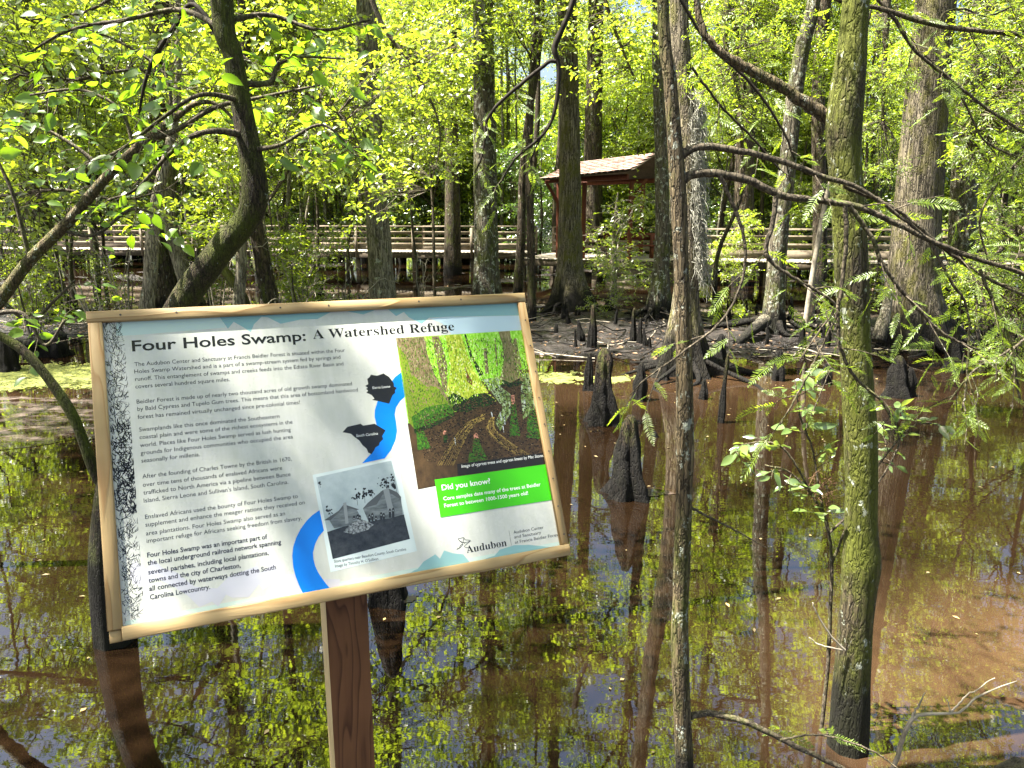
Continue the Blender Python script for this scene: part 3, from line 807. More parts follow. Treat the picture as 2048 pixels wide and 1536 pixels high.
TREES = [
    dict(name='tupelo_tree', label='straight grey barked tupelo standing directly above the sign', ws=0.83, pts=[(975, 640, 78), (973, 570, 66), (972, 480, 58), (970, 300, 55), (968, 150, 51), (966, 0, 48)], d=18.0, mat='bark_grey', crown='canopy_a', crown_z=8.5, top=17, flare=0.5, flare_h=0.5),
    dict(name='bald_cypress', label='bald cypress with mossy flared base in front of the shelter', pts=[(1142, 614, 78), (1140, 560, 58), (1140, 500, 50), (1140, 420, 45), (1140, 300, 41), (1138, 150, 38), (1135, 0, 36)], d=18.4, mat='bark_cypress', crown='canopy_c', crown_z=9, top=20, flare=1.5, flare_h=0.55, nl=6, ridges=26),
    dict(name='bald_cypress', label='cypress with wide fluted pale buttress at the water edge, moss hanging from it', ws=0.88, pts=[(1366, 757, 104), (1366, 700, 82), (1370, 620, 60), (1374, 540, 52), (1375, 450, 46), (1375, 300, 44), (1366, 150, 43), (1358, 0, 42)], d=10.9, mat='bark_cypress', crown='canopy_c', crown_z=7.5, crown_s=0.9, top=15, flare=1.7, flare_h=0.5, nl=8, sides=40),
    dict(name='tupelo_tree', label='slender tree with yellow mossy flared foot just behind the fluted cypress', ws=0.85, pts=[(1313, 648, 56), (1318, 600, 46), (1322, 540, 38), (1325, 480, 34), (1322, 300, 30), (1316, 100, 27)], d=16.4, mat='bark_grey', crown='canopy_b', crown_z=8, crown_s=0.8, top=13, flare=1.4, flare_h=0.5),
    dict(name='bald_cypress', label='largest bald cypress with fibrous ridged bark and broad black buttress', ws=0.86, pts=[(1832, 694, 140), (1828, 640, 120), (1826, 560, 106), (1834, 440, 100), (1845, 300, 95), (1858, 150, 90), (1872, 0, 84)], d=13.3, mat='bark_cypress', crown='canopy_c', crown_z=8.5, crown_s=1.2, top=21, flare=1.5, flare_h=0.5, nl=7, ridges=44, sides=96, rings=90, rough=0.03),
    dict(name='tupelo_tree', label='tree with white lichen patches curving upward beside the mossy near trunk', ws=0.7, pts=[(1546, 668, 66), (1549, 610, 56), (1557, 480, 50), (1573, 350, 47), (1588, 200, 46), (1606, 90, 42), (1628, 0, 38)], d=14.5, mat='bark_grey', crown='canopy_a', crown_z=8, top=14, flare=1.1, flare_h=0.35, crown_s=0.9, rot=1.0),
    dict(name='bald_cypress', label='pale sunlit cypress trunk rising behind the sign title', ws=0.92, pts=[(769, 640, 66), (765, 590, 57), (756, 450, 50), (746, 300, 46), (739, 150, 44), (732, 0, 42)], d=16.5, mat='bark_pale', crown='canopy_c', crown_z=8.5, top=18, flare=0.7, flare_h=0.4, ridges=24, rot=2.0),
    dict(name='tupelo_tree', label='stout tree with flared foot at the left edge of the mud bank', pts=[(97, 622, 84), (86, 540, 64), (72, 420, 52), (55, 200, 46), (40, 0, 44)], d=16.8, mat='bark_grey', crown='canopy_b', crown_z=8.5, top=16, flare=1.3, flare_h=0.4, rot=0.5),
    dict(name='tupelo_tree', label='brown trunk in the middle of the left cluster of stems', pts=[(338, 606, 66), (330, 520, 50), (324, 400, 44), (320, 250, 41), (318, 0, 38)], d=17.6, mat='bark_dark', crown='canopy_a', crown_z=9, top=17, flare=0.9, flare_h=0.4, rot=2.5),
    dict(name='slim_tree', label='thin pale crooked trunk leaning in front of the brown cluster trunk', pts=[(294, 625, 30), (300, 560, 27), (307, 450, 25), (318, 380, 22), (338, 300, 19), (352, 220, 15)], d=12.9, mat='bark_pale', top=7, sides=14),
    dict(name='slim_tree', label='pale trunk slanting into the foot of the left cluster', pts=[(392, 612, 40), (372, 560, 32), (345, 470, 28), (338, 400, 25), (345, 250, 22), (350, 100, 20)], d=17.0, mat='bark_pale', crown='under_c', crown_z=1.0, top=11, sides=14),
    dict(name='slim_tree', label='slim brown trunk beside the elbow of the leaning mossy tree', pts=[(540, 618, 36), (528, 540, 32), (512, 450, 28), (503, 380, 26), (496, 250, 23), (490, 100, 20)], d=14.5, mat='bark_dark', crown='under_a', crown_z=2.0, crown_s=1.2, top=11, sides=14),
    dict(name='slim_tree', label='short pale stem standing upright in the low fork behind the sign', pts=[(478, 618, 24), (482, 540, 22), (484, 470, 18), (486, 400, 14)], d=14.2, mat='bark_pale', crown='shrub_a', crown_z=1.4, crown_s=1.2, top=5.5, sides=12),
    dict(name='slim_tree', label='bent stem curving down into the low fork behind the sign', pts=[(492, 618, 22), (470, 570, 20), (436, 525, 18), (405, 480, 14), (395, 420, 10)], d=14.4, mat='bark_mossy', top=0, sides=12),
    dict(name='tupelo_tree', label='grey trunk rising close behind the largest ridged cypress', pts=[(1925, 560, 58), (1925, 450, 50), (1935, 250, 46), (1955, 0, 44)], d=20.0, mat='bark_grey', crown='canopy_a', crown_z=9, top=16, rot=3.0, flare=0.5, flare_h=0.4),
    dict(name='slim_tree', label='slim straight stem between the grey tupelo and the shelter', pts=[(1064, 640, 18), (1062, 500, 16), (1058, 300, 15), (1066, 130, 13), (1075, 0, 12)], d=16.0, mat='bark_dark', crown='under_b', crown_z=4.2, crown_s=1.0, top=11, sides=10),
    dict(name='slim_tree', label='forked dark stem beside the shelter corner', pts=[(1034, 610, 20), (1042, 480, 18), (1046, 350, 16), (1058, 230, 15), (1075, 120, 13), (1085, 0, 11)], d=20.5, mat='bark_dark', crown='under_c', crown_z=4.6, top=12, sides=10),
    dict(name='slim_tree', label='thin leafy sapling growing up in front of the shelter bench', pts=[(1226, 600, 15), (1228, 500, 11), (1232, 430, 7), (1236, 385, 3)], d=19.5, mat='bark_pale', crown='shrub_b', crown_z=0.4, crown_s=1.3, top=0, sides=10),
    dict(name='slim_tree', label='dark trunk behind the boardwalk left of the lichen tree', pts=[(1488, 520, 44), (1488, 380, 38), (1494, 200, 36), (1500, 0, 32)], d=27.5, mat='bark_dark', crown='canopy_b', crown_z=9, top=18, sides=14),
    dict(name='slim_tree', label='dark trunk seen over the shelter roof', pts=[(1186, 520, 40), (1186, 300, 36), (1190, 120, 32), (1192, 0, 30)], d=34.0, mat='bark_dark', crown='canopy_a', crown_z=11, top=20, sides=14),
    dict(name='slim_tree', label='dark trunk standing between the pale cypress and the grey tupelo', pts=[(905, 520, 36), (905, 400, 30), (903, 200, 27), (900, 0, 25)], d=30.0, mat='bark_dark', crown='canopy_b', crown_z=10, top=19, sides=14),
    dict(name='slim_tree', label='dark leaning trunk behind the lichen tree crown', pts=[(1638, 560, 30), (1640, 400, 27), (1636, 200, 25), (1650, 0, 24)], d=24.0, mat='bark_dark', crown='canopy_b', crown_z=9, top=15, sides=14),
    dict(name='slim_tree', label='pale stick leaning against the front of the boardwalk rail', pts=[(1612, 640, 12), (1630, 520, 11), (1652, 400, 10), (1680, 300, 7)], d=15.5, mat='twig_pale', top=0, sides=8, cat='dead stem'),
]
for t in TREES:
    root, base = main_tree(**t)
    if t.get('flare', 0) > 1.0:       # roots snaking out over the mud
        rs = np.random.RandomState(int(abs(base[0]) * 97) + 3)
        fw = t['pts'][0][2] * 0.5 * mpp(base)
        for k in range(9):
            a = k * 0.7 + rs.uniform(-0.25, 0.25); L = rs.uniform(0.5, 1.5); r0 = rs.uniform(0.035, 0.075)
            n = 9; f = np.linspace(0, 1, n)
            rr = fw * 0.9 + L * f; aa = a + 0.35 * np.sin(f * 4 + rs.uniform(0, 6)) * f
            x = base[0] + rr * np.cos(aa); y = base[1] + rr * np.sin(aa)
            z = np.maximum(gz(x, y), -0.03) + 0.22 * (1 - f) ** 2 + 0.03 * np.sin(f * 7 + k) * (1 - f) + 0.01
            z[-1] -= 0.08
            V, F, F2 = tube(np.c_[x, y, z] - base, r0 * (1 - 0.75 * f), 8, None, 0.2, 12.0)
            link('root', mesh_np('root', V, [F, F2], [M['bark_dark']], None, True), root)

# hanging moss on the fluted cypress
def build_moss():
    rs = np.random.RandomState(17)
    cy = [o for o in COL.objects if o.get('label', '').startswith('cypress with wide fluted')][0]
    base = np.array(cy.location)
    mb = MB()
    for k in range(760):
        py = rs.uniform(180, 540)
        p = at(1388 + rs.uniform(-6, 12) + (6 if py > 430 else 0), py, 10.75 + rs.uniform(-0.12, 0.12))
        L = rs.uniform(0.15, 0.55); n = 5
        t = np.linspace(0, 1, n)[:, None]
        side = rs.uniform(0.0, 0.5)
        path = p - base + np.c_[side * L * t ** 0.7 + 0.03 * rs.normal(size=(n, 1)), 0.05 * rs.normal(size=(n, 1)), -L * t + 0.03 * rs.normal(size=(n, 1))]
        add_tube(mb, path, np.linspace(0.006, 0.002, n), 3, 0, cap=False)
    tag(link('spanish_moss', mb.mesh('spanish_moss', [M['moss_strand']]), cy), 'pale grey strands hanging from the trunk', None, None, 'stuff')
build_moss()

# ------------------------------------------------------------------ knees, logs
def knee(x, ytop, ybase, w, label, seed, lean=0.0, cat='cypress knee', group='cypress knees standing in the swamp', z=0.0):
    b = ground(x, ybase, z)
    h = (at(x, ytop, b[1])[2] - b[2])
    r = w * 0.5 * mpp(b)
    rs = np.random.RandomState(seed)
    o_base = np.array((b[0], b[1], b[2]))
    n = 26
    t = np.linspace(0, 1, n)
    zz = -0.25 + (h + 0.25) * t
    f = np.clip(zz / h, 0, 1)
    rad = r * (1.02 - 0.66 * f ** 0.75 + 0.25 * np.clip(-zz / 0.25, 0, 1)) * (1 + 0.08 * np.sin(f * 9 + seed))
    rad[-3:] *= (0.95, 0.8, 0.45)
    path = np.c_[lean * h * f ** 1.5 + 0.03 * r * np.sin(f * 7 + seed), 0.1 * r * np.sin(f * 5 + seed * 2), zz]
    ph = rs.uniform(0, 6.28, 3)
    def lob(th, nn):
        a = (1 - f)[:, None]
        return 1 + (0.10 + 0.28 * a) * np.cos(4 * th + ph[0] + 1.5 * f[:, None]) * 0.6 + 0.16 * np.cos(7 * th + ph[1] + 2 * f[:, None]) + 0.06 * np.cos(13 * th + ph[2])
    V, F, F2 = tube(path, rad, 28, lob, 0.2, 11.0)
    o = link('cypress_knee', mesh_np('cypress_knee', V, [F, F2], [M['knee']], None, True), None, o_base)
    tag(o, label, cat, group)
    return o

KNEES = [
    (1204, 698, 846, 62, 'tall conical knee with pale tip, standing right beside the sign edge', 1, 0.0),
    (1252, 832, 990, 78, 'nearest large ribbed knee with a grey film beside its foot', 2, 0.02),
    (1176, 706, 780, 24, 'short dark knee just behind the tall conical knee', 3, 0.02),
    (1279, 726, 800, 32, 'medium knee with pale tip in front of the fluted cypress', 4, 0.03),
    (1407, 758, 798, 18, 'small round topped knee right of the near sapling', 5, 0.0),
    (1442, 706, 845, 13, 'thin stick like knee leaning in open water', 6, 0.04),
    (1440, 668, 722, 26, 'squat knee against the right foot of the fluted cypress', 7, 0.0),
    (1309, 862, 874, 14, 'tiny knee tip barely breaking the water', 8, 0.0),
    (1331, 726, 760, 16, 'small knee between the flutes of the cypress buttress', 9, 0.0),
    (1184, 610, 702, 22, 'tall mossy knee standing on the mud bank', 10, 0.0),
    (1162, 640, 690, 16, 'narrow black knee on the mud below the shelter cypress', 11, -0.15),
    (1266, 616, 690, 15, 'spindly knee pair on the mud left of the buttress', 12, 0.0),
    (1279, 635, 692, 13, 'thin knee just right of the spindly mud knee', 13, 0.0),
    (1112, 646, 676, 12, 'little pointed knee on the mud near the sign corner', 14, 0.0),
    (1790, 712, 792, 52, 'broad black arch shaped knee right of the mossy tree', 15, 0.0),
    (1815, 735, 792, 30, 'low black shoulder of the broad knee', 16, 0.0),
    (1648, 726, 768, 26, 'dark knee half hidden behind the mossy near trunk', 17, 0.1),
    (1556, 700, 760, 26, 'dark wet knee behind the leafy shrub', 18, 0.0),
    (1603, 640, 700, 16, 'pointed knee beside the lichen tree foot', 19, 0.0),
    (778, 1040, 1202, 72, 'black knee standing in the water behind the sign post', 20, 0.0),
    (1905, 655, 742, 44, 'pointed buttress knee at the foot of the largest cypress', 21, -0.1),
    (22, 672, 742, 40, 'mossy stump knee at the left edge by the duckweed', 22, 0.0),
    (112, 668, 712, 56, 'brown rotten stump beside the duckweed', 23, 0.0),
    (640, 560, 622, 34, 'dark knee behind the sign among bare stems', 24, 0.0),
]
for a in KNEES:
    knee(*a)
rsk = np.random.RandomState(77)
for i in range(105):
    x = rsk.uniform(1, 9.5) if i < 80 else rsk.uniform(-9, 1); y = rsk.uniform(12.4, 19)
    if gz(x, y) < -0.15: continue
    h = rsk.uniform(0.12, 0.5) * (1.25 if rsk.rand() < 0.25 else 0.9)
    p = np.array((x, y, 0.0))
    r = ray(0, 0)
    # same maker, measured in metres through a pixel at that spot
    dcam = p - EYE; zc = np.dot(dcam, FWD)
    pxx = 1024 + FPX * dcam[0] / zc; pyy = 768 - FPX * np.dot(dcam, UPV) / zc
    knee(pxx, pyy - h / (zc / FPX), pyy, rsk.uniform(0.055, 0.13) / (zc / FPX), 'small dark knee among many on the far mud flat', 200 + i, rsk.uniform(-0.1, 0.1), group='small knees on the far mud flat')

def log(name, label, pts, d, mat, sides=16, cat='log', rough=0.12):
    P, R = px_path(pts, d)
    base = np.array((P[0][0], P[0][1], 0.0))
    q = spline(np.c_[np.array(P) - base, R], 26)
    V, F, F2 = tube(q[:, :3], q[:, 3], sides, None, rough, 9.0)
    V = np.vstack([V, q[0, :3]]); c = len(V) - 1; i = np.arange(sides)
    o = link(name, mesh_np(name, V, [F, np.vstack([F2, np.c_[(i + 1) % sides, i, np.full(sides, c)]])], [M[mat]], None, True), None, base)
    tag(o, label, cat)
    return o
log('fallen_log', 'dark fallen log lying along the water edge beside the cypress', [(1108, 722, 20, 12.2), (1160, 718, 22, 12.3), (1230, 708, 20, 12.5), (1300, 698, 16, 12.8)], 12.4, 'bark_dark')
log('sloping_root', 'pale root sloping from the lichen tree into the mud', [(1470, 690, 16, 13.2), (1500, 665, 20, 13.6), (1530, 640, 26, 14.1)], 13.5, 'bark_pale', 14, 'root')
log('leaning_snag', 'pale sunlit snag leaning on the largest cypress buttress', [(1757, 682, 26, 12.4), (1768, 640, 24, 12.5), (1779, 585, 14, 12.7)], 12.5, 'bark_pale', 14, 'snag')
log('mossy_stump', 'dark mossy stump top at the lower corner near the water', [(2075, 1640, 150, 2.45), (2050, 1575, 130, 2.5), (2035, 1530, 80, 2.55)], 2.5, 'bark_mossy', 24, 'stump', 0.2)
log('sunken_log', 'thick dead log lying among debris at the left bank', [(-40, 700, 30, 12.0), (60, 690, 28, 12.2), (130, 672, 22, 12.6)], 12.2, 'bark_grey', 14)

# ------------------------------------------------------------------ background trees and thickets
def shared_trunk(seed, h, r0, r1, mat):
    rs = np.random.RandomState(seed)
    z = np.linspace(-0.3, h, 7)
    P = np.c_[np.cumsum(rs.normal(size=7) * h * 0.012), np.cumsum(rs.normal(size=7) * h * 0.012), z]
    P[0, :2] = P[1, :2] = 0
    return trunk_mesh('trunk', P, np.linspace(r0, r1, 7), mat, 12, 26, 0.5, 0.5, seed=seed)
BG = [shared_trunk(61, 18, 0.30, 0.10, 'bark_dark'), shared_trunk(62, 18, 0.24, 0.08, 'bark_grey'), shared_trunk(63, 19, 0.34, 0.1, 'bark_grey'), shared_trunk(64, 17, 0.2, 0.07, 'bark_dark')]
SAP = [shared_trunk(71, 7.5, 0.055, 0.015, 'bark_twig'), shared_trunk(72, 6.0, 0.045, 0.012, 'bark_twig'), shared_trunk(73, 8.5, 0.06, 0.015, 'bark_dark'), shared_trunk(74, 5.5, 0.05, 0.012, 'bark_dark')]
POLE = [shared_trunk(171, 10, 0.05, 0.015, 'bark_pale'), shared_trunk(172, 9, 0.06, 0.02, 'bark_grey'), shared_trunk(173, 11, 0.07, 0.02, 'bark_pale'), shared_trunk(174, 10, 0.05, 0.02, 'bark_dark')]
rb = np.random.RandomState(404)
def bg_tree(x, y, label, group, kind=None, s=None, cz=None):
    i = rb.randint(4)
    root = thing('forest_tree', (x, y, 0), label, 'tree', group)
    t = link('trunk', BG[i], root); t.rotation_euler = (rb.normal() * 0.025, rb.normal() * 0.025, rb.uniform(0, 6.28))
    c = link('crown', CROWN[kind or ('canopy_a', 'canopy_b', 'canopy_c')[rb.randint(3)]], root, (0, 0, cz if cz is not None else rb.uniform(6.5, 9.5)))
    k = s or rb.uniform(0.75, 1.0); c.scale = (k, k, k * rb.uniform(0.9, 1.15)); c.rotation_euler = (0, 0, rb.uniform(0, 6.28))
    return root
def sapling(x, y, label, group, i=None, s=None):
    i = rb.randint(4) if i is None else i
    root = thing('understory_sapling', (x, y, max(-0.05, float(gz(x, y)))), label, 'sapling', group)
    k = s or rb.uniform(0.85, 1.3); rz = rb.uniform(0, 6.28)
    for nm, me in (('trunk', SAP[i]), ('crown', CROWN[('under_a', 'under_b', 'under_c', 'under_d')[i]])):
        o = link(nm, me, root); o.scale = (k,) * 3; o.rotation_euler = (0, 0, rz)
    return root
L_BG = 'tall forest tree in the dense wood behind the boardwalk'
L_US = 'leafy green sapling in the thicket behind the boardwalk'
for k in range(46):
    y = rb.uniform(33, 62); x = rb.uniform(-0.76, 0.76) * y
    if x < 2: y = max(y, 38.5 + rb.uniform(0, 3))
    bg_tree(x, y, L_BG, 'forest trees behind the boardwalk')
for k in range(120):
    y = 29 + 22 * rb.uniform() ** 1.4; x = rb.uniform(-0.74, 0.74) * y
    if x > 0.0 and y < 29.5: y += 3
    if -1 < x < 8 and y < 33: y += 4
    if x < 1 and y < 38: y += 9
    sapling(x, y, L_US, 'saplings behind the boardwalk', s=rb.uniform(0.9, 1.5))
for (px_, d, i, s) in ((30, 15.5, 1, 1.0), (150, 18.0, 0, 1.1), (215, 20.5, 3, 1.1), (420, 20.0, 2, 1.0), (590, 19.0, 1, 0.9), (640, 23.0, 0, 1.1), (700, 25.5, 2, 1.0), (-60, 13.5, 0, 1.0)):
    p = ground(px_, 600); x = (px_ - 1024) / FPX * d
    o = sapling(x, d, 'leafy sapling on the mud bank among the left hand stems', 'saplings on the near side of the boardwalk', i, s)
    for c in o.children:
        if c.name.startswith('crown'): c.location = (0, 0, 1.7)
for (px_, d, i, s) in ((1430, 21.0, 2, 1.1), (1700, 19.0, 0, 1.0), (1990, 17.0, 2, 1.1), (2080, 14.0, 0, 1.1), (835, 24.0, 1, 1.1), (870, 27.0, 0, 1.15)):
    x = (px_ - 1024) / FPX * d
    o = sapling(x, d, 'tall thin sapling in front of the boardwalk with leaves above the rail', 'saplings rising over the rail', i, s)
    for c in o.children:
        if c.name.startswith('crown'): c.location = (0, 0, 2.4)
for k in range(40):
    px_ = rb.uniform(0, 950) if k < 24 else rb.uniform(1400, 2048)
    d = rb.uniform(15.5, 30) if px_ < 650 else (rb.uniform(36, 44) if px_ < 1000 else rb.uniform(28.5, 36))
    x = (px_ - 1024) / FPX * d
    root = thing('pole_sapling', (x, d, max(-0.05, float(gz(x, d)))), 'bare thin pole like stem standing in the swamp understory', 'sapling', 'thin pole stems in the understory')
    i = rb.randint(4)
    o = link('trunk', POLE[i], root); o.scale = (rb.uniform(0.8, 1.5),) * 2 + (1.0,); o.rotation_euler = (rb.normal() * 0.06, rb.normal() * 0.08, rb.uniform(0, 6.28))
    o = link('crown', CROWN[('under_a', 'under_b', 'under_c', 'under_a')[i]], root, (0, 0, 3.6)); o.scale = (0.8,) * 3; o.rotation_euler = (0, 0, rb.uniform(0, 6.28))
for k in range(54):
    px_ = rb.uniform(20, 2030)
    d = rb.uniform(37.2, 41) if px_ < 1060 else rb.uniform(29.5, 33.5)
    x = (px_ - 1024) / FPX * d
    root = thing('straight_tree', (x, d, -0.05), 'straight slim trunk of a background swamp tree', 'tree', 'slim straight background trunks')
    i = rb.randint(4)
    o = link('trunk', BG[i], root); w = rb.uniform(0.25, 0.7); o.scale = (w, w, 1.0); o.rotation_euler = (rb.normal() * 0.03, rb.normal() * 0.035, rb.uniform(0, 6.28))
    o = link('crown', CROWN[('canopy_a', 'canopy_b', 'canopy_c', 'canopy_b')[i]], root, (0, 0, rb.uniform(9.5, 12))); o.scale = (0.6,) * 3; o.rotation_euler = (0, 0, rb.uniform(0, 6.28))
# trees that stand around the viewer and shade the water and the sign
for (x, y, kind, s, cz) in ((-5.6, 0.9, 'canopy_b', 0.95, 6.0), (-9.5, 6.8, 'canopy_a', 1.0, 7.5), (-5.6, -4.0, 'canopy_c', 1.0, 7.0), (-11.5, -0.5, 'canopy_b', 1.1, 8.0), (4.8, -3.6, 'canopy_c', 1.0, 6.5), (8.2, 4.0, 'canopy_a', 1.0, 7.5), (11.5, 8.5, 'canopy_b', 1.1, 8.0), (-13.5, 12.0, 'canopy_c', 1.1, 8.0), (0.5, -8.0, 'canopy_a', 1.1, 7.0), (14.0, 13.0, 'canopy_c', 1.0, 8.0)):
    bg_tree(x, y, 'tall tree beside the viewing spot shading the water', 'trees around the viewing spot', kind, s, cz)
# low shrubs and bare stems on the bank
L_SH = 'low leafy shrub with bare arching stems on the mud bank'
for (px_, d, i, s) in ((40, 13.8, 0, 0.9), (560, 16.0, 0, 1.0), (620, 15.2, 1, 1.1), (455, 18.0, 1, 1.0), (230, 17.0, 1, 0.8), (1230, 17.0, 1, 0.7), (1700, 16.0, 1, 0.9), (1960, 14.5, 0, 0.8), (1460, 24.0, 0, 1.0), (1900, 26.5, 0, 1.3), (1780, 27.5, 1, 1.4), (1560, 28.5, 0, 1.4), (1650, 30.0, 1, 1.5), (2030, 25.0, 1, 1.4)):
    x = (px_ - 1024) / FPX * d
    root = thing('shrub', (x, d, float(max(0, gz(x, d)))), L_SH, 'shrub', 'low shrubs on the mud bank')
    o = link('crown', CROWN[('shrub_a', 'shrub_b')[i]], root); o.scale = (s,) * 3; o.rotation_euler = (0, 0, rb.uniform(0, 6.28))

def bare_shrub(px_, d, n, h, spread, seed, label):
    rs = np.random.RandomState(seed)
    x = (px_ - 1024) / FPX * d; base = np.array((x, d, float(max(-0.05, gz(x, d)))))
    root = thing('bare_shrub', base, label, 'shrub', 'bare stemmed shrubs on the left bank')
    for k in range(n):
        a = rs.uniform(0, 6.28); s = spread * rs.uniform(0.3, 1.0); hh = h * rs.uniform(0.5, 1.1)
        pts = [(0.05 * math.cos(a), 0.05 * math.sin(a), -0.1), (0.35 * s * math.cos(a), 0.35 * s * math.sin(a), hh * 0.5), (0.8 * s * math.cos(a + 0.2), 0.8 * s * math.sin(a + 0.2), hh * 0.9), (1.3 * s * math.cos(a + 0.3), 1.3 * s * math.sin(a + 0.3), hh * rs.uniform(0.75, 1.0))]
        mb = MB(); q = spline(pts, 12)
        q[:, :3] += rs.normal(size=q.shape) * 0.012
        add_tube(mb, q, np.linspace(0.016, 0.004, 12) * rs.uniform(0.6, 1.3), 5, 0)
        for j in range(3):
            i0 = rs.randint(4, 11); dv = unit(rs.normal(size=3) + (0, 0, 0.5)) * rs.uniform(0.2, 0.6)
            add_tube(mb, spline([q[i0], q[i0] + dv * 0.5 + rs.normal(size=3) * 0.04, q[i0] + dv], 5), np.linspace(0.005, 0.002, 5), 3, 0, cap=False)
        link('stem', mb.mesh('stem', [M['twig_pale' if rs.rand() < 0.6 else 'bark_twig']]), root)
for k, (px_, d, n, h, sp) in enumerate(((60, 13.2, 7, 1.9, 1.0), (190, 13.6, 7, 1.7, 1.0), (250, 15.0, 6, 2.4, 0.8), (600, 14.6, 8, 1.5, 1.1), (690, 15.4, 7, 1.4, 1.0), (430, 15.5, 6, 1.6, 0.9), (130, 15.5, 7, 2.4, 1.0), (840, 20.0, 6, 1.5, 0.9))):
    bare_shrub(px_, d, n, h, sp, 900 + k, 'tangle of thin bare arching stems on the left mud bank')

def far_woods():
    rs = np.random.RandomState(99)
    lob = []
    for k in range(420):
        y = rs.uniform(52, 92); x = rs.uniform(-1, 1) * (0.8 * y + 4); z = rs.uniform(0.3, 1) ** 0.8 * 22
        q = rs.uniform(1.2, 2.6)
        lob.append(((x, y, z * rs.uniform(0.15, 1)), (q, q, q * 0.8), q))
    V, T, *_ = foliage(rs, lob, 52000, 5, 0.4, 0.23, 0.7)
    tag(link('far_woods', mesh_np('far_woods', V, T, [M['leaf_bright']])), 'bright green mass of far woodland foliage', None, None, 'stuff')
far_woods()

# ------------------------------------------------------------------ near trees
def leaf_mesh(seed, L, W, mat, name='leaf'):
    """one pointed oval leaf along +X, folded on its midrib, with a short stalk"""
    rs = np.random.RandomState(seed)
    n = 6
    t = np.linspace(0, 1, n + 1)
    prof = np.sin(np.pi * t ** 0.85) ** 0.8 * (1 - 0.18 * t); prof[0] = 0.04; prof[-1] = 0.0
    x = L * (0.12 + 0.88 * t)
    curl = -0.16 * L * t ** 2 + rs.uniform(-0.05, 0.05) * L * t
    mid = np.c_[x, np.zeros(n + 1), curl]
    wv = 0.06 * W * np.sin(t * 7 + rs.uniform(0, 6))
    lft = np.c_[x, 0.5 * W * prof, curl + 0.16 * W * prof + wv * prof]
    rgt = np.c_[x, -0.5 * W * prof, curl + 0.16 * W * prof - wv * prof]
    V = np.vstack([mid, lft, rgt, [(0, 0.0012, 0), (0, -0.0012, 0), (x[0], 0.0012, 0), (x[0], -0.0012, 0)]])
    i = np.arange(n); m = n + 1
    F = np.vstack([np.c_[i, i + 1, m + i + 1, m + i], np.c_[i + 1, i, 2 * m + i, 2 * m + i + 1], [(3 * m, 3 * m + 1, 3 * m + 3, 3 * m + 2)]])
    return mesh_np(name, V, F, [M[mat]], None, True)

def spray_mesh(seed, L, mat='leaf_cypress'):
    """feathery cypress spray along +X"""
    rs = np.random.RandomState(seed)
    n = 17
    t = (np.arange(n) + 0.6) / n
    base = np.c_[L * t, np.zeros(n), -0.22 * L * t ** 2 + 0.02 * L * np.sin(t * 5 + seed)]
    ln = 0.2 * L * np.clip(np.sin(np.pi * (0.12 + 0.84 * t)), 0.12, 1)
    ps, ds = [], []
    for sg in (1, -1):
        a = np.radians(62 - 22 * t + rs.normal(size=n) * 5)
        d = np.c_[np.cos(a), sg * np.sin(a), rs.normal(size=n) * 0.14 + 0.1]
        ps.append(base + (np.array([0.5 * L / n, 0, 0]) if sg > 0 else 0)); ds.append(d)
    p = np.vstack(ps); d = np.vstack(ds)
    nrm = np.c_[rs.normal(size=(2 * n, 2)) * 0.2, np.ones(2 * n)]
    V, T = leaf_quads(p, d, nrm, np.r_[ln, ln] * rs.uniform(0.85, 1.1, 2 * n), np.full(2 * n, 0.034 * L), 0.05)
    mb = MB(); mb.add(V, T)
    q = spline(np.vstack([(0, 0, 0), base]), 6)
    add_tube(mb, q, np.linspace(0.011, 0.005, 6) * L, 3, 0, cap=False)
    return mb.mesh('spray', [M[mat]])

NEAR_LEAF = [leaf_mesh(s, 0.085 * k, 0.046 * k, 'leaf_near') for s, k in ((1, 1.0), (2, 0.85), (3, 1.1), (4, 0.75))]
SHRUB_LEAF = [leaf_mesh(s, 0.075 * k, 0.03 * k, 'leaf_shrub') for s, k in ((11, 1.0), (12, 0.85), (13, 1.1))]
SPRAY = [spray_mesh(s, L) for s, L in ((1, 0.10), (2, 0.085), (3, 0.07), (4, 0.115))]

def orient(o, d, nrm):
    d = Vector(d).normalized(); n = Vector(nrm)
    y = n.cross(d)
    if y.length < 1e-4: y = Vector((0, 1, 0)).cross(d)
    y.normalize(); z = d.cross(y)
    o.rotation_euler = Matrix((d, y, z)).transposed().to_euler()

def put(meshes, name, parent, org, p, d, nrm, rs, s=1.0):
    o = link(name, meshes[rs.randint(len(meshes))], parent, np.asarray(p) - org)
    orient(o, d, nrm)
    k = s * rs.uniform(0.5, 1.3); o.scale = (k, k * rs.uniform(0.85, 1.15), k)
    return o

def branch_part(root, org, pts, d, mat, rs, name='branch', sides=8, n=30, wig=0.0):
    P, R = px_path(pts, d)
    q = spline(np.c_[np.array(P), R], n)
    if wig: q[1:-1, :3] += rs.normal(size=(n - 2, 3)) * wig
    V, F, F2 = tube(q[:, :3] - org, np.maximum(q[:, 3], 0.0012), sides, None, 0.06, 20.0)
    return link(name, mesh_np(name, V, [F, F2], [M[mat]], None, True), root), q

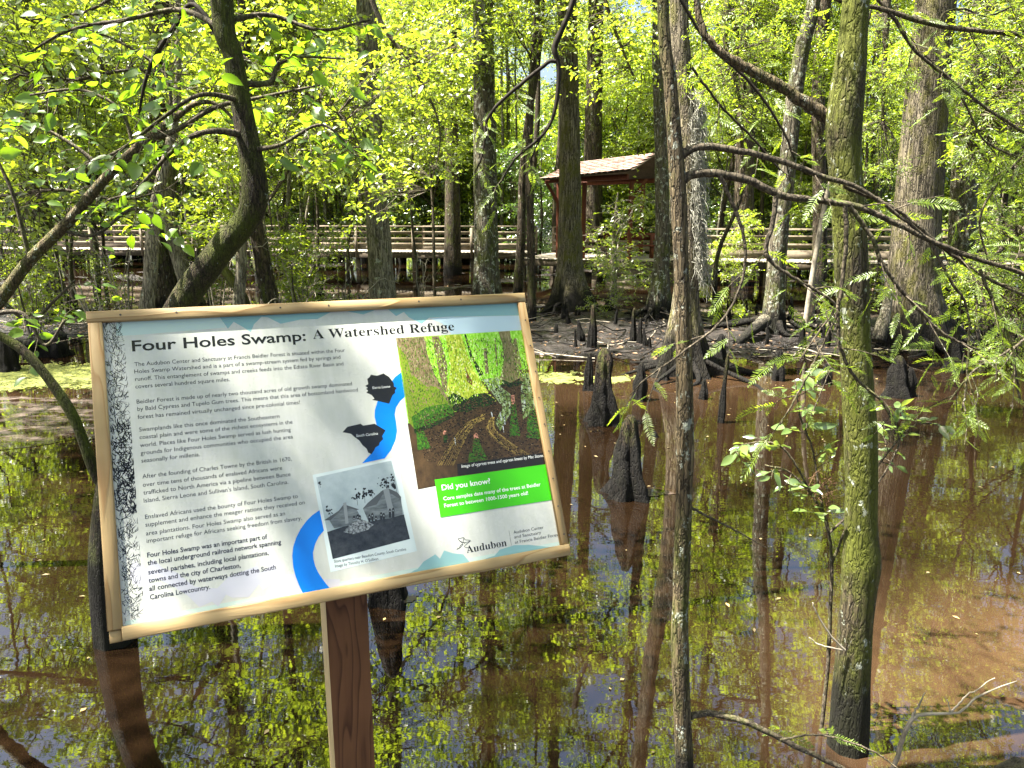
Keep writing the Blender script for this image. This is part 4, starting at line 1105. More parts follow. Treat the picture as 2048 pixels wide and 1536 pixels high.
def twigs_with(meshes, pname, br, org, q, rs, count, t0, length, mat, per, s=1.0, up_n=0.6, gap=0.03, drop=0.15, extra=None):
    """side twigs off a branch, each carrying pieces that are objects of their own; returns number placed"""
    placed = 0; n = len(q)
    for k in range(count):
        i = int((t0 + (1 - t0) * (k + rs.uniform(0, 1)) / count) * (n - 1)); i = min(max(i, 1), n - 2)
        p = q[i, :3]; tan = unit(q[i + 1, :3] - q[i - 1, :3])
        sd = unit(np.cross(tan, unit(rs.normal(size=3) * (0.7, 0.7, 0.3) + (0, 0, 1)))) * (1 if k % 2 else -1)
        dv = unit(tan * rs.uniform(0.2, 0.9) + sd * rs.uniform(0.5, 1.0) + rs.normal(size=3) * 0.2 - (0, 0, drop))
        L = length * rs.uniform(0.5, 1.3)
        tw = spline([p, p + dv * L * 0.5 + rs.normal(size=3) * L * 0.05, p + dv * L - (0, 0, drop * L * 0.5)], 7)
        mb = MB(); add_tube(mb, tw - org, np.linspace(0.0026, 0.001, 7), 4, 0, cap=False)
        link('twig', mb.mesh('twig', [M[mat]]), br)
        m = max(2, int(per * rs.uniform(0.6, 1.3)))
        for j in range(m):
            f = 0.25 + 0.75 * (j + 0.5) / m
            pos = np.array([np.interp(f * 6, np.arange(7), tw[:, c]) for c in range(3)])
            tv = unit(tw[-1] - tw[0])
            s2 = unit(np.cross(tv, (0, 0, 1))) * (1 if j % 2 else -1)
            dd = unit(tv * (0.5 if j < m - 1 else 1.5) + s2 * 0.9 + rs.normal(size=3) * 0.25 - (0, 0, drop))
            put(meshes, pname, br, org, pos, dd, rs.normal(size=3) * 0.55 + (0, -0.35, 0.8), rs, s); placed += 1
    return placed

def near_left():
    rs = np.random.RandomState(55)
    root, org = main_tree('leaning_tree', 'mossy leaning tree with a sharp elbow, rooted behind the sign', [(232, 1285, 76), (214, 1120, 68), (232, 950, 62), (290, 760, 58), (360, 612, 54), (440, 502, 52), (494, 438, 52), (510, 390, 52), (503, 320, 46), (485, 220, 41), (466, 110, 40), (444, 0, 43)], 3.75, 'bark_leaning', top=6.5, rings=150, sides=40, rough=0.045, rscale=9, flare=0.25, flare_h=0.3, lean=(0.3, 0.2))
    brs = [
        ([(225, 985, 26), (192, 950, 21), (150, 840, 20), (100, 762, 19), (50, 705, 18), (0, 672, 18), (-90, 630, 15)], 3.72, 'bark_leaning', 0, 0),
        ([(478, 168, 16), (540, 165, 10), (556, 130, 8), (600, 114, 6), (690, 118, 4)], 3.8, 'bark_twig', 7, 0.15),
        ([(490, 270, 16), (430, 262, 12), (380, 275, 10), (335, 312, 8), (270, 380, 6), (215, 400, 4)], 3.6, 'bark_twig', 9, 0.2),
        ([(465, 120, 14), (390, 10, 10), (345, 60, 9), (312, 110, 9), (290, 165, 7), (278, 230, 4)], 3.9, 'twig_dark', 8, 0.2),
        ([(495, 300, 12), (560, 290, 8), (640, 250, 6), (700, 290, 4)], 3.7, 'bark_twig', 8, 0.2),
        ([(450, 60, 14), (360, 20, 10), (250, 40, 8), (140, 60, 6), (50, 110, 4)], 3.9, 'bark_twig', 11, 0.1),
        ([(480, 200, 12), (400, 190, 9), (320, 240, 7), (240, 300, 6), (150, 340, 4)], 3.5, 'bark_twig', 10, 0.15),
        ([(455, 40, 12), (540, 30, 9), (640, 60, 7), (740, 40, 4)], 3.9, 'bark_twig', 9, 0.15),
    ]
    total = 0
    for pts, d, mat, cnt, t0 in brs:
        pts[0] = pts[0] + (3.75,)
        br, q = branch_part(root, org, pts, d, mat, rs, sides=10, n=36)
        if cnt: total += twigs_with(NEAR_LEAF, 'leaf', br, org, q, rs, cnt, t0, 0.26, 'bark_twig', 5, 1.1)
    # crown above the frame
    V, T, c, td, tl, idx = foliage(rs, [((1.1, 0.6, 4.3), (0.7, 0.7, 0.5), 1), ((0.3, 0.1, 5.2), (0.9, 0.9, 0.5), 1.2), ((-0.6, 0.8, 4.8), (0.7, 0.7, 0.5), 1), ((1.5, 1.2, 5.6), (0.9, 0.9, 0.5), 1.2), ((0.4, 1.0, 6.2), (0.9, 0.9, 0.5), 1)], 300, 6, 0.085, 0.048, 0.25)
    link('crown', mesh_np('crown', V, T, [M['leaf_near']]), root)

    # arching sapling that enters from the left
    root, org = main_tree('arching_sapling', 'slender grey sapling arching in from the left edge toward the leaning tree', [(-300, 1180, 33), (-190, 900, 31), (-90, 710, 28), (0, 600, 25), (60, 520, 23), (140, 440, 21), (215, 352, 19), (290, 282, 17), (345, 240, 14), (395, 206, 10), (445, 216, 7), (500, 290, 6), (530, 370, 4), (545, 460, 3)], 4.6, 'bark_sapling', top=0, rings=90, sides=16, rough=0.03)
    for pts, cnt in (
        ([(300, 275, 14), (350, 262, 11), (430, 215, 10), (520, 195, 7), (640, 170, 4)], 8),
        ([(215, 352, 10), (160, 300, 8), (90, 260, 7), (20, 250, 5)], 9),
        ([(120, 460, 9), (190, 470, 7), (260, 420, 6), (320, 430, 4)], 8),
        ([(60, 520, 9), (30, 400, 8), (0, 330, 6), (-40, 250, 4)], 7),
        ([(0, 600, 10), (60, 640, 8), (110, 600, 6), (150, 560, 4)], 5),
        ([(270, 300, 8), (240, 220, 7), (160, 180, 6), (60, 190, 4)], 9),
        ([(345, 240, 8), (330, 150, 6), (250, 90, 5), (180, 60, 3)], 8),
    ):
        br, q = branch_part(root, org, pts, 4.6, 'bark_twig', rs, sides=7, n=26)
        twigs_with(NEAR_LEAF, 'leaf', br, org, q, rs, cnt, 0.15, 0.34, 'bark_twig', 5, 1.25)
    # drooping low twig with leaves beside the frame
    br, q = branch_part(root, org, [(-60, 640, 12), (40, 625, 9), (90, 690, 7), (130, 640, 5)], 4.4, 'bark_twig', rs, sides=7, n=26)
    twigs_with(NEAR_LEAF, 'leaf', br, org, q, rs, 7, 0.2, 0.25, 'bark_twig', 4, 1.0)

    # leafy boughs hanging a little farther out
    def bough(pts, d, lobes_px, m, seed, label, mat='leaf_mid', L=0.085):
        P, R = px_path([(a_, b_, c_ * 0.45) for a_, b_, c_ in pts], d); org = P[0]
        rs = np.random.RandomState(seed)
        rt = thing('leafy_bough', org, label, 'branch')
        q = spline(np.c_[np.array(P) - org, R], 24)
        V, F, F2 = tube(q[:, :3], np.maximum(q[:, 3], 0.003), 6)
        link('branch', mesh_np('branch', V, [F, F2], [M['bark_twig']], None, True), rt)
        lobes = []
        for (x, y, r, dd) in lobes_px:
            c = at(x, y, dd); rr = r * mpp(c)
            lobes.append((c - org, (rr, rr * 1.2, rr * 0.8), rr ** 2))
        V, T, c, td, tl, idx = foliage(rs, lobes, m, 6, L, L * 0.55, 0.28)
        mb = MB(); mb.add(V, T, 0)
        for i in range(0, m, 2):
            j = np.argmin(np.linalg.norm(q[:, :3] - c[i], axis=1))
            b = c[i] + td[i] * tl[i]
            add_tube(mb, spline([q[j, :3], (q[j, :3] + c[i]) / 2 + rs.normal(size=3) * 0.05 + (0, 0, 0.05), c[i], b], 6), np.linspace(0.006, 0.002, 6), 3, 1, cap=False)
        link('foliage', mb.mesh('foliage', [M[mat], M['bark_twig']]), rt)
    bough([(-250, 60, 40), (-60, 120, 30), (120, 160, 20), (260, 140, 12), (380, 150, 6)], 6.4, [(60, 90, 110, 6.2), (200, 140, 120, 6.6), (330, 90, 110, 6.8), (110, 260, 100, 6.2), (0, 200, 110, 6.0)], 230, 71, 'leafy bough filling the upper left corner of the canopy')
    bough([(320, -120, 40), (420, 60, 26), (560, 160, 16), (680, 230, 10), (740, 330, 5)], 7.5, [(560, 120, 110, 7.3), (660, 200, 110, 7.6), (700, 330, 90, 7.7), (610, 290, 100, 7.2), (760, 120, 110, 8.0)], 210, 72, 'bough of round leaves hanging between the leaning tree and pale cypress', 'leaf_bright')
    bough([(-200, 420, 30), (-40, 400, 24), (120, 380, 16), (240, 400, 10), (330, 380, 5)], 7.0, [(60, 380, 90, 6.8), (180, 420, 80, 7.0), (300, 390, 70, 7.2), (20, 480, 80, 6.8)], 130, 73, 'low bough of glossy leaves over the left bank', 'leaf_mid')
    bough([(700, -140, 34), (760, 40, 22), (830, 140, 14), (880, 260, 8), (860, 380, 4)], 11.0, [(800, 120, 90, 10.8), (860, 230, 90, 11.2), (820, 340, 80, 11.0), (900, 90, 80, 11.5), (740, 400, 70, 10.5)], 240, 74, 'bright bough in front of the space beside the grey tupelo', 'leaf_bright', 0.09)
    bough([(1180, -160, 34), (1200, -40, 22), (1230, 60, 14), (1270, 160, 8)], 12.0, [(1200, 40, 80, 11.8), (1260, 110, 80, 12.2), (1290, 40, 70, 12.0), (1210, 150, 60, 12.0)], 190, 75, 'bright bough hanging above the shelter roof', 'leaf_bright', 0.09)
    bough([(440, -160, 34), (300, -60, 22), (180, 20, 14), (60, 40, 8)], 9.0, [(300, 30, 110, 9.0), (170, 60, 110, 9.2), (40, 40, 110, 9.0), (430, 60, 90, 9.5), (560, 40, 100, 9.6)], 230, 76, 'sunlit bough along the top edge behind the leaning tree', 'leaf_bright', 0.09)
near_left()

def feather_bough(pts, d, lobes_px, m, seed, label):
    P, R = px_path(pts, d); org = P[0]
    rs = np.random.RandomState(seed)
    rt = thing('feathery_bough', org, label, 'branch')
    q = spline(np.c_[np.array(P) - org, R], 24)
    V, F, F2 = tube(q[:, :3], np.maximum(q[:, 3], 0.003), 6)
    link('branch', mesh_np('branch', V, [F, F2], [M['bark_twig']], None, True), rt)
    lobes = []
    for (x, y, r, dd) in lobes_px:
        c = at(x, y, dd); rr = r * mpp(c)
        lobes.append((c - org, (rr, rr * 1.2, rr * 0.7), rr ** 2))
    V, T, c, td, tl, idx = foliage(rs, lobes, m, 16, 0.04, 0.009, 0.15, 0.2, 0.7)
    mb = MB(); mb.add(V, T, 0)
    for i in range(m):
        add_tube(mb, np.array([c[i] - td[i] * 0.06, c[i], c[i] + td[i] * tl[i]]), np.array((0.003, 0.0022, 0.001)), 3, 1, cap=False)
        if i % 3 == 0:
            j = np.argmin(np.linalg.norm(q[:, :3] - c[i], axis=1))
            add_tube(mb, spline([q[j, :3], (q[j, :3] + c[i]) / 2 + rs.normal(size=3) * 0.05, c[i]], 5), np.linspace(0.006, 0.002, 5), 3, 1, cap=False)
    link('foliage', mb.mesh('foliage', [M['leaf_cypress'], M['bark_twig']]), rt)
feather_bough([(2250, -40, 26), (2120, 80, 20), (2000, 170, 12), (1930, 260, 6)], 6.0, [(1985, 120, 70, 6.0), (2030, 220, 80, 5.8), (1960, 300, 60, 6.0), (2040, 340, 70, 6.2), (1990, 30, 70, 6.2)], 420, 91, 'sunlit feathery bough in the upper right corner beside the largest cypress')
feather_bough([(2250, 380, 24), (2120, 420, 16), (2020, 480, 10), (1960, 560, 5)], 6.6, [(2030, 440, 60, 6.5), (1980, 540, 60, 6.6), (2040, 600, 60, 6.4), (2020, 700, 50, 6.4)], 260, 92, 'feathery bough hanging before the boardwalk at the right edge')
feather_bough([(1480, -160, 26), (1460, -20, 18), (1450, 80, 12), (1480, 200, 6)], 7.5, [(1450, 40, 60, 7.5), (1500, 100, 60, 7.4), (1440, 160, 60, 7.6), (1540, 60, 60, 7.6), (1500, 220, 50, 7.5)], 300, 93, 'feathery bough above the arching branches near the lichen tree')
feather_bough([(1780, -160, 26), (1775, -20, 18), (1770, 100, 12), (1765, 240, 6)], 8.5, [(1770, 60, 50, 8.5), (1780, 150, 50, 8.4), (1765, 250, 45, 8.6), (1775, 340, 40, 8.5)], 260, 94, 'narrow feathery bough between the mossy trunk and the largest cypress')

def near_right():
    rs = np.random.RandomState(66)
    # mossy tree
    root, org = main_tree('mossy_tree', 'moss covered tree standing in the near water with a black wet foot', [(1694, 1502, 78), (1702, 1380, 69), (1710, 1260, 66), (1718, 1180, 66), (1722, 1128, 72), (1722, 1060, 63), (1722, 900, 62), (1714, 750, 60), (1706, 600, 60), (1697, 430, 62), (1690, 330, 63), (1688, 240, 68), (1702, 120, 58), (1712, 0, 53)], 2.9, 'bark_mossy', top=5.5, rings=190, sides=48, rough=0.05, rscale=10, flare=0.1, flare_h=0.2)
    branch_part(root, org, [(1690, 268, 35), (1655, 236, 27), (1610, 205, 25), (1560, 172, 22), (1490, 135, 20), (1432, 96, 16), (1402, 50, 14), (1385, -40, 11), (1350, -160, 8)], 2.95, 'bark_sapling', rs, 'limb', 20, 50, 0.002)
    V, T, c, td, tl, idx = foliage(rs, [((0.2, 0.3, 4.6), (0.8, 0.8, 0.5), 1), ((-0.5, 0.5, 5.2), (0.8, 0.8, 0.5), 1), ((0.6, -0.2, 5.5), (0.8, 0.8, 0.4), 1)], 170, 6, 0.085, 0.045, 0.25)
    link('crown', mesh_np('crown', V, T, [M['leaf_near']]), root)

    # cypress sapling with arching branches
    root, org = main_tree('cypress_sapling', 'thin lichen spotted cypress sapling with long branches arching over the water', [(1374, 1640, 35), (1369, 1536, 35), (1360, 1300, 35), (1362, 1180, 33), (1368, 1000, 33), (1370, 880, 35), (1368, 700, 32), (1362, 520, 30), (1355, 360, 32), (1340, 160, 27), (1326, 0, 24)], 2.6, 'bark_sapling', top=6.0, rings=170, sides=28, rough=0.05, rscale=14)
    B = [
        ([(1360, 312, 21), (1385, 297, 16), (1420, 294, 15), (1480, 302, 13), (1560, 322, 12), (1640, 350, 11), (1720, 378, 9), (1790, 425, 7), (1860, 478, 6), (1930, 520, 4)], 2.6, 6, 0.45),
        ([(1360, 366, 21), (1388, 347, 18), (1440, 347, 17), (1500, 362, 16), (1560, 390, 15), (1620, 400, 14), (1700, 410, 13), (1780, 440, 11), (1880, 490, 10), (1970, 522, 9), (2060, 552, 8), (2160, 590, 7)], 2.6, 8, 0.5),
        ([(1688, 372, 9), (1790, 418, 8), (1880, 490, 8), (1960, 548, 7), (2060, 598, 6), (2120, 640, 4)], 2.62, 6, 0.3),
        ([(1366, 1442, 20), (1390, 1430, 14), (1430, 1428, 13), (1500, 1448, 12), (1590, 1492, 11), (1690, 1540, 10), (1780, 1590, 8)], 2.6, 2, 0.3),
        ([(1440, 352, 9), (1462, 400, 8), (1488, 470, 7), (1488, 540, 6), (1470, 600, 5), (1430, 655, 5), (1370, 700, 4), (1290, 760, 3), (1260, 790, 2)], 2.55, 6, 0.3),
        ([(1552, 392, 11), (1545, 450, 10), (1532, 505, 9), (1570, 545, 7), (1630, 580, 6), (1670, 612, 5), (1640, 660, 4), (1600, 720, 3)], 2.5, 10, 0.2),
        ([(1690, 412, 10), (1692, 480, 9), (1685, 560, 8), (1676, 625, 8), (1682, 700, 7), (1716, 760, 6), (1760, 800, 5), (1790, 850, 4)], 2.52, 8, 0.3),
        ([(1698, 412, 10), (1740, 470, 9), (1775, 545, 8), (1830, 610, 7), (1890, 670, 6), (1960, 700, 4)], 2.55, 9, 0.25),
        ([(1676, 625, 6), (1640, 700, 5), (1600, 780, 4), (1560, 850, 3)], 2.5, 5, 0.2),
        ([(1860, 480, 7), (1900, 560, 6), (1935, 620, 5), (1935, 740, 4), (1925, 820, 3)], 2.6, 5, 0.25),
        ([(1960, 540, 7), (1985, 600, 6), (2020, 680, 5), (2040, 800, 4)], 2.6, 6, 0.2),
        ([(1375, 1012, 7), (1410, 1030, 5), (1460, 1055, 4), (1536, 1098, 2)], 2.6, 0, 0),
        ([(1560, 1480, 5), (1640, 1470, 4), (1740, 1500, 4), (1800, 1540, 3)], 2.55, 2, 0.3),
    ]
    tot = 0
    for pts, d, cnt, t0 in B:
        br, q = branch_part(root, org, pts, d, 'bark_twig', rs, sides=9, n=40, wig=0.0012)
        if cnt: tot += twigs_with(SPRAY, 'spray', br, org, q, rs, cnt, t0, 0.16, 'bark_twig', 4, 1.05, drop=0.15)
    V, T, c, td, tl, idx = foliage(rs, [((0.1, 0.1, 3.9), (0.6, 0.6, 0.4), 1), ((-0.3, 0.3, 4.6), (0.6, 0.6, 0.4), 1), ((0.3, -0.2, 5.2), (0.6, 0.6, 0.4), 1)], 260, 8, 0.06, 0.012, 0.2)
    link('crown', mesh_np('crown', V, T, [M['leaf_cypress']]), root)

    def overhang(label, boughs, seed, start):
        rs = np.random.RandomState(seed)
        org = at(*start); rt = thing('cypress_branch', org, label, 'branch')
        for pts, d, cnt, t0, mat, L, s in boughs:
            br, q = branch_part(rt, org, pts, d, mat, rs, sides=8, n=36, wig=0.001)
            if cnt: twigs_with(SPRAY, 'spray', br, org, q, rs, int(cnt * 1.4), t0, L, 'bark_twig', 4, s * 1.1, drop=0.15)
    overhang('feathery cypress branches reaching in from the upper right corner', [
        ([(1600, -40, 7), (1680, 2, 9), (1760, 17, 10), (1860, 48, 11), (1960, 62, 10), (2060, 72, 10), (2200, 90, 10)], 3.2, 6, 0.1, 'bark_twig', 0.14, 1.0),
        ([(1740, -20, 7), (1790, 40, 8), (1830, 100, 7), (1890, 150, 7), (1970, 215, 6), (2060, 272, 6), (2150, 330, 5)], 3.2, 11, 0.2, 'bark_twig', 0.2, 1.05),
        ([(1850, 110, 6), (1920, 190, 5), (1960, 270, 4), (2000, 300, 4), (2060, 320, 3)], 3.25, 9, 0.2, 'bark_twig', 0.2, 1.0),
        ([(1876, 52, 4), (1890, 25, 4), (1930, 18, 4), (1975, 32, 4), (2048, 2, 3)], 3.2, 3, 0.1, 'bark_twig', 0.12, 0.9),
        ([(1742, 20, 4), (1720, 120, 4), (1700, 220, 4), (1640, 320, 3)], 3.15, 0, 0.1, 'twig_dark', 0.12, 0.9),
        ([(2060, 300, 6), (2000, 360, 5), (1960, 440, 4), (1975, 520, 3)], 3.3, 8, 0.1, 'bark_twig', 0.2, 1.0),
        ([(2100, 640, 6), (2020, 700, 5), (1950, 740, 4), (1900, 800, 3)], 2.9, 9, 0.1, 'bark_twig', 0.18, 1.0),
    ], 81, (2200, 90, 3.2))
    overhang('dark crooked cypress twig hanging down at the top centre', [
        ([(1165, -60, 11), (1140, 20, 11), (1112, 85, 12), (1110, 105, 12), (1117, 130, 10), (1115, 190, 9), (1102, 245, 7), (1075, 280, 6), (1030, 318, 5), (1000, 365, 4), (978, 390, 3)], 4.4, 5, 0.5, 'twig_dark', 0.12, 1.0),
        ([(1112, 122, 9), (1095, 126, 8), (1050, 162, 8), (1005, 200, 7), (975, 238, 6), (970, 280, 5), (962, 318, 4), (950, 345, 2)], 4.4, 5, 0.3, 'twig_dark', 0.12, 1.0),
        ([(1092, 255, 5), (1070, 300, 4), (1050, 350, 3)], 4.4, 3, 0.3, 'twig_dark', 0.1, 0.9),
    ], 82, (1165, -60, 4.4))
    overhang('feathery cypress branch hanging in front of the lichen tree', [
        ([(1330, -60, 8), (1385, 40, 7), (1430, 100, 7), (1500, 165, 6), (1560, 250, 5), (1590, 320, 4)], 3.6, 6, 0.15, 'twig_dark', 0.15, 0.95),
        ([(1380, 130, 6), (1440, 210, 5), (1500, 270, 5), (1560, 340, 4)], 3.6, 4, 0.15, 'twig_dark', 0.14, 0.95),
    ], 83, (1330, -60, 3.6))

    # leafy shrub rooted in the water by the mossy tree
    b = at(1640, 1478, 3.0); b = np.array((b[0], b[1], 0.0))
    rt = thing('water_shrub', b, 'small pale leaved shrub growing from the water around the mossy tree', 'shrub')
    for pts, d, cnt, t0 in (
        ([(1636, 1500, 8), (1650, 1400, 8), (1658, 1280, 8), (1663, 1130, 7), (1656, 1060, 6), (1630, 1000, 5), (1580, 945, 4), (1530, 930, 3)], 3.0, 7, 0.6),
        ([(1656, 1060, 6), (1640, 990, 5), (1625, 900, 4), (1600, 830, 4), (1590, 760, 3)], 3.0, 8, 0.25),
        ([(1630, 1000, 5), (1570, 900, 4), (1510, 885, 3), (1470, 905, 2)], 3.0, 7, 0.3),
        ([(1663, 1130, 6), (1720, 990, 5), (1780, 900, 4), (1830, 850, 3), (1880, 850, 2)], 3.05, 8, 0.4),
        ([(1656, 1070, 5), (1760, 960, 4), (1800, 870, 4), (1770, 810, 3)], 3.1, 6, 0.4),
        ([(1610, 860, 4), (1640, 790, 3), (1660, 740, 2)], 2.95, 5, 0.2),
    ):
        br, q = branch_part(rt, b, pts, d, 'bark_twig', rs, 'stem', sides=7, n=34, wig=0.001)
        twigs_with(SHRUB_LEAF, 'leaf', br, b, q, rs, cnt, t0, 0.09, 'bark_twig', 4, 0.95, drop=0.1)
    # twiggy debris caught on it
    mb = MB()
    for k in range(60):
        p = at(1635 + rs.normal() * 16, 975 + rs.normal() * 14, 3.0)
        dv = unit(rs.normal(size=3)) * rs.uniform(0.02, 0.06)
        add_tube(mb, spline([p - dv - b, p + rs.normal(size=3) * 0.012 - b, p + dv - b], 5), np.full(5, 0.0012), 3, 0, cap=False)
    tag(link('twig_nest', mb.mesh('twig_nest', [plain('dry_twig', (0.13, 0.075, 0.045, 1), 0.9, 0.1, 0.3, 30)]), rt), 'knot of dry reddish plant debris caught in the stems', None, None, 'stuff')

    # bare dead branch poking out of the water
    o = at(1770, 1540, 2.65)
    rt = thing('dead_branch', (o[0], o[1], 0.0), 'thin bare dead branch sticking out of the lower right water', 'branch')
    og = np.array((o[0], o[1], 0.0))
    for pts in ([(1775, 1560, 10), (1800, 1500, 10), (1822, 1440, 9), (1860, 1428, 7), (1920, 1425, 5), (1960, 1390, 4), (2034, 1362, 2)], [(1822, 1440, 6), (1838, 1410, 4), (1850, 1385, 2)], [(1900, 1428, 5), (1930, 1395, 3), (1990, 1356, 2)], [(1900, 1428, 3), (1895, 1400, 2)]):
        branch_part(rt, og, pts, 2.75, 'twig_pale', rs, 'twig', 6, 16, 0.002)
    o = at(1640, 1330, 3.1)
    rt = thing('dead_twig', (o[0], o[1], 0.0), 'forked bare twig beside the foot of the mossy tree', 'branch'); og = np.array((o[0], o[1], 0.0))
    for pts in ([(1690, 1300, 5), (1660, 1270, 4), (1630, 1220, 3), (1625, 1205, 2)], [(1685, 1300, 4), (1640, 1290, 3), (1618, 1275, 2)]):
        branch_part(rt, og, pts, 2.84, 'twig_pale', rs, 'twig', 5, 14, 0.001)
near_right()

# ------------------------------------------------------------------ the sign
def build_sign():
    rs = np.random.RandomState(123)
    corners = [(175, 622), (1050, 585), (1142, 1110), (214, 1288)]        # outer frame TL TR BR BL
    A, B = [], []
    for (u, v), (x, y) in zip([(0, 0), (1, 0), (1, 1), (0, 1)], corners):
        X = (x - 1024) / FPX; Y = -(y - 768) / FPX
        A.append([u, v, 1, 0, 0, 0, -u * X, -v * X]); B.append(X)
        A.append([0, 0, 0, u, v, 1, -u * Y, -v * Y]); B.append(Y)
    H = np.append(np.linalg.solve(np.array(A), np.array(B)), 1).reshape(3, 3)
    toW = np.stack([RGT, UPV, FWD], 1)
    W = 0.965
    k = W / np.linalg.norm(H[:, 0])
    o3 = EYE + toW @ (H[:, 2] * k); a3 = toW @ H[:, 0] * k; c3v = toW @ H[:, 1] * k
    U = unit(a3 * (1, 1, 0)); N = unit(np.cross(a3, -c3v)); N = unit(N - U * (N @ U)); UP = np.cross(N, U)
    cen = o3 + a3 / 2 + c3v / 2
    HH = np.linalg.norm(c3v)
    Rm = Matrix((Vector(U), Vector(UP), Vector(N))).transposed()
    eul = Rm.to_euler()
    DP = -0.011                                   # print plane behind the frame face
    def loc(px, py, z=DP):
        r = ray(px, py); p0 = cen + N * z
        t = ((p0 - EYE) @ N) / (r @ N)
        q = EYE + r * t - cen
        return np.array((q @ U, q @ UP))
    c1 = lambda x, y: loc(160 + x * 520 / 2048, 570 + y * 520 / 2048)
    c2 = lambda x, y: loc(160 + x * 520 / 2048, 930 + y * 520 / 2048)
    c3 = lambda x, y: loc(560 + x * 600 / 2048, 900 + y * 600 / 2048)
    c4 = lambda x, y: loc(640 + x * 520 / 2048, 570 + y * 520 / 2048)

    # post
    pf = EYE + ray(693, 1200) * 1.0
    r = ray(693, 1200)
    front_n = np.array((U[1], -U[0], 0.0))        # horizontal normal of the post front
    bottom = cen - UP * HH / 2
    p0 = bottom - front_n * 0.055
    t = ((p0 - EYE) @ front_n) / (r @ front_n)
    pc = EYE + r * t - front_n * 0.0445           # post centre
    base = np.array((pc[0], pc[1], 0.0))
    root = thing('interpretive_sign', base, 'tilted wooden framed information sign about the swamp on a single post', 'sign')
    hw = 0.0445
    Uh = np.array((U[0], U[1], 0.0))
    foot = []; head = []
    for sx, sy in ((-1, 1), (1, 1), (1, -1), (-1, -1)):
        q = Uh * sx * hw + front_n * sy * hw
        foot.append(np.array((q[0], q[1], -0.6)))
        pl = cen - N * 0.034                      # back of the panel
        xy = base + q
        zt = pl[2] - ((xy[0] - pl[0]) * N[0] + (xy[1] - pl[1]) * N[1]) / N[2]
        head.append(np.array((q[0], q[1], zt)))
    mb = MB()
    bev = 0.004
    V = foot + head
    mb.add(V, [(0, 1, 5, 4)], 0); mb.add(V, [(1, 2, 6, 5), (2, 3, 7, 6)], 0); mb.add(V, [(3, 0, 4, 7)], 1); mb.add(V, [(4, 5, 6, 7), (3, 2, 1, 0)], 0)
    link('post', mb.mesh('post', [M['post_wood'], M['post_side']]), root)

    def piece(name, me, par=root, z=0.0, lab=None):
        o = link(name, me, par, None)
        if par is root:
            o.location = tuple(cen - base); o.rotation_euler = eul
        if lab: o['label'] = lab
        return o
    def slab(x0, x1, y0, y1, z0, z1, bev=0.0022):
        V = []
        for z, e in ((z0, 0), (z1 - bev, 0), (z1, bev)):
            V += [(x0 + e, y0 + e, z), (x1 - e, y0 + e, z), (x1 - e, y1 - e, z), (x0 + e, y1 - e, z)]
        F = [(3, 2, 1, 0), (8, 9, 10, 11)]
        for b in (0, 4):
            F += [(b + i, b + (i + 1) % 4, b + 4 + (i + 1) % 4, b + 4 + i) for i in range(4)]
        return V, F
    def slab_part(name, ext, mat):
        V, F = slab(*ext)
        return piece(name, mesh_np(name, V, F, [M[mat]]))
    x0, x1, y0, y1 = -W / 2, W / 2, -HH / 2, HH / 2
    bw = 0.025
    slab_part('frame_board', (x0 - 0.002, x1 + 0.001, y1 - 0.023, y1, -0.02, 0.0), 'frame_wood')
    slab_part('frame_board', (x0 + 0.024, x1 - 0.0005, y0, y0 + 0.026, -0.02, 0.0012), 'frame_wood')
    fv = mesh_np('frame_board', *slab(x0, x0 + 0.0255, y0 + 0.022, y1 - 0.0237, -0.0205, -0.0006), [M['frame_wood']])
    # the side boards' grain runs along the panel's height
    mats_v = wood('frame_wood_side', (0.52, 0.37, 0.18, 1), (0.36, 0.2, 0.075, 1), 1, 16.0, 0.55, contrast=1.1)
    fv.materials.clear(); fv.materials.append(mats_v)
    piece('frame_board', fv)
    piece('frame_board', mesh_np('frame_board', *slab(x1 - 0.021, x1 - 0.0012, y0 + 0.0267, y1 - 0.0237, -0.0205, -0.0009), [mats_v]))
    piece('frame_block', mesh_np('frame_block', *slab(x0 + 0.002, x0 + 0.0235, y0 - 0.001, y0 + 0.0213, -0.034, -0.006), [mats_v]))
    # nail heads
    nm = plain('nail', (0.06, 0.05, 0.04, 1), 0.5, 0.5)
    mbn = MB()
    for kx in range(9):
        for (cx, cy) in ((x1 - 0.011 + rs.uniform(-0.003, 0.003), y0 + 0.05 + kx * 0.066), (x0 + 0.06 + kx * 0.105, y1 - 0.011)):
            if kx % 3 == 2 and cy > y1 - 0.02: continue
            a = np.linspace(0, 6.283, 6, endpoint=False)
            mbn.add(np.c_[cx + 0.0023 * np.cos(a), cy + 0.0023 * np.sin(a), np.full(6, 0.0006)], [(0, 1, 2, 3), (0, 3, 4, 5)])
    tag(piece('nail_heads', mbn.mesh('nail_heads', [nm])), None, None, None, 'stuff')

    # panel
    def gloss(name, col, rough=0.24, **kw):
        m = plain(name, col, rough, 0.5, **kw)
        return m
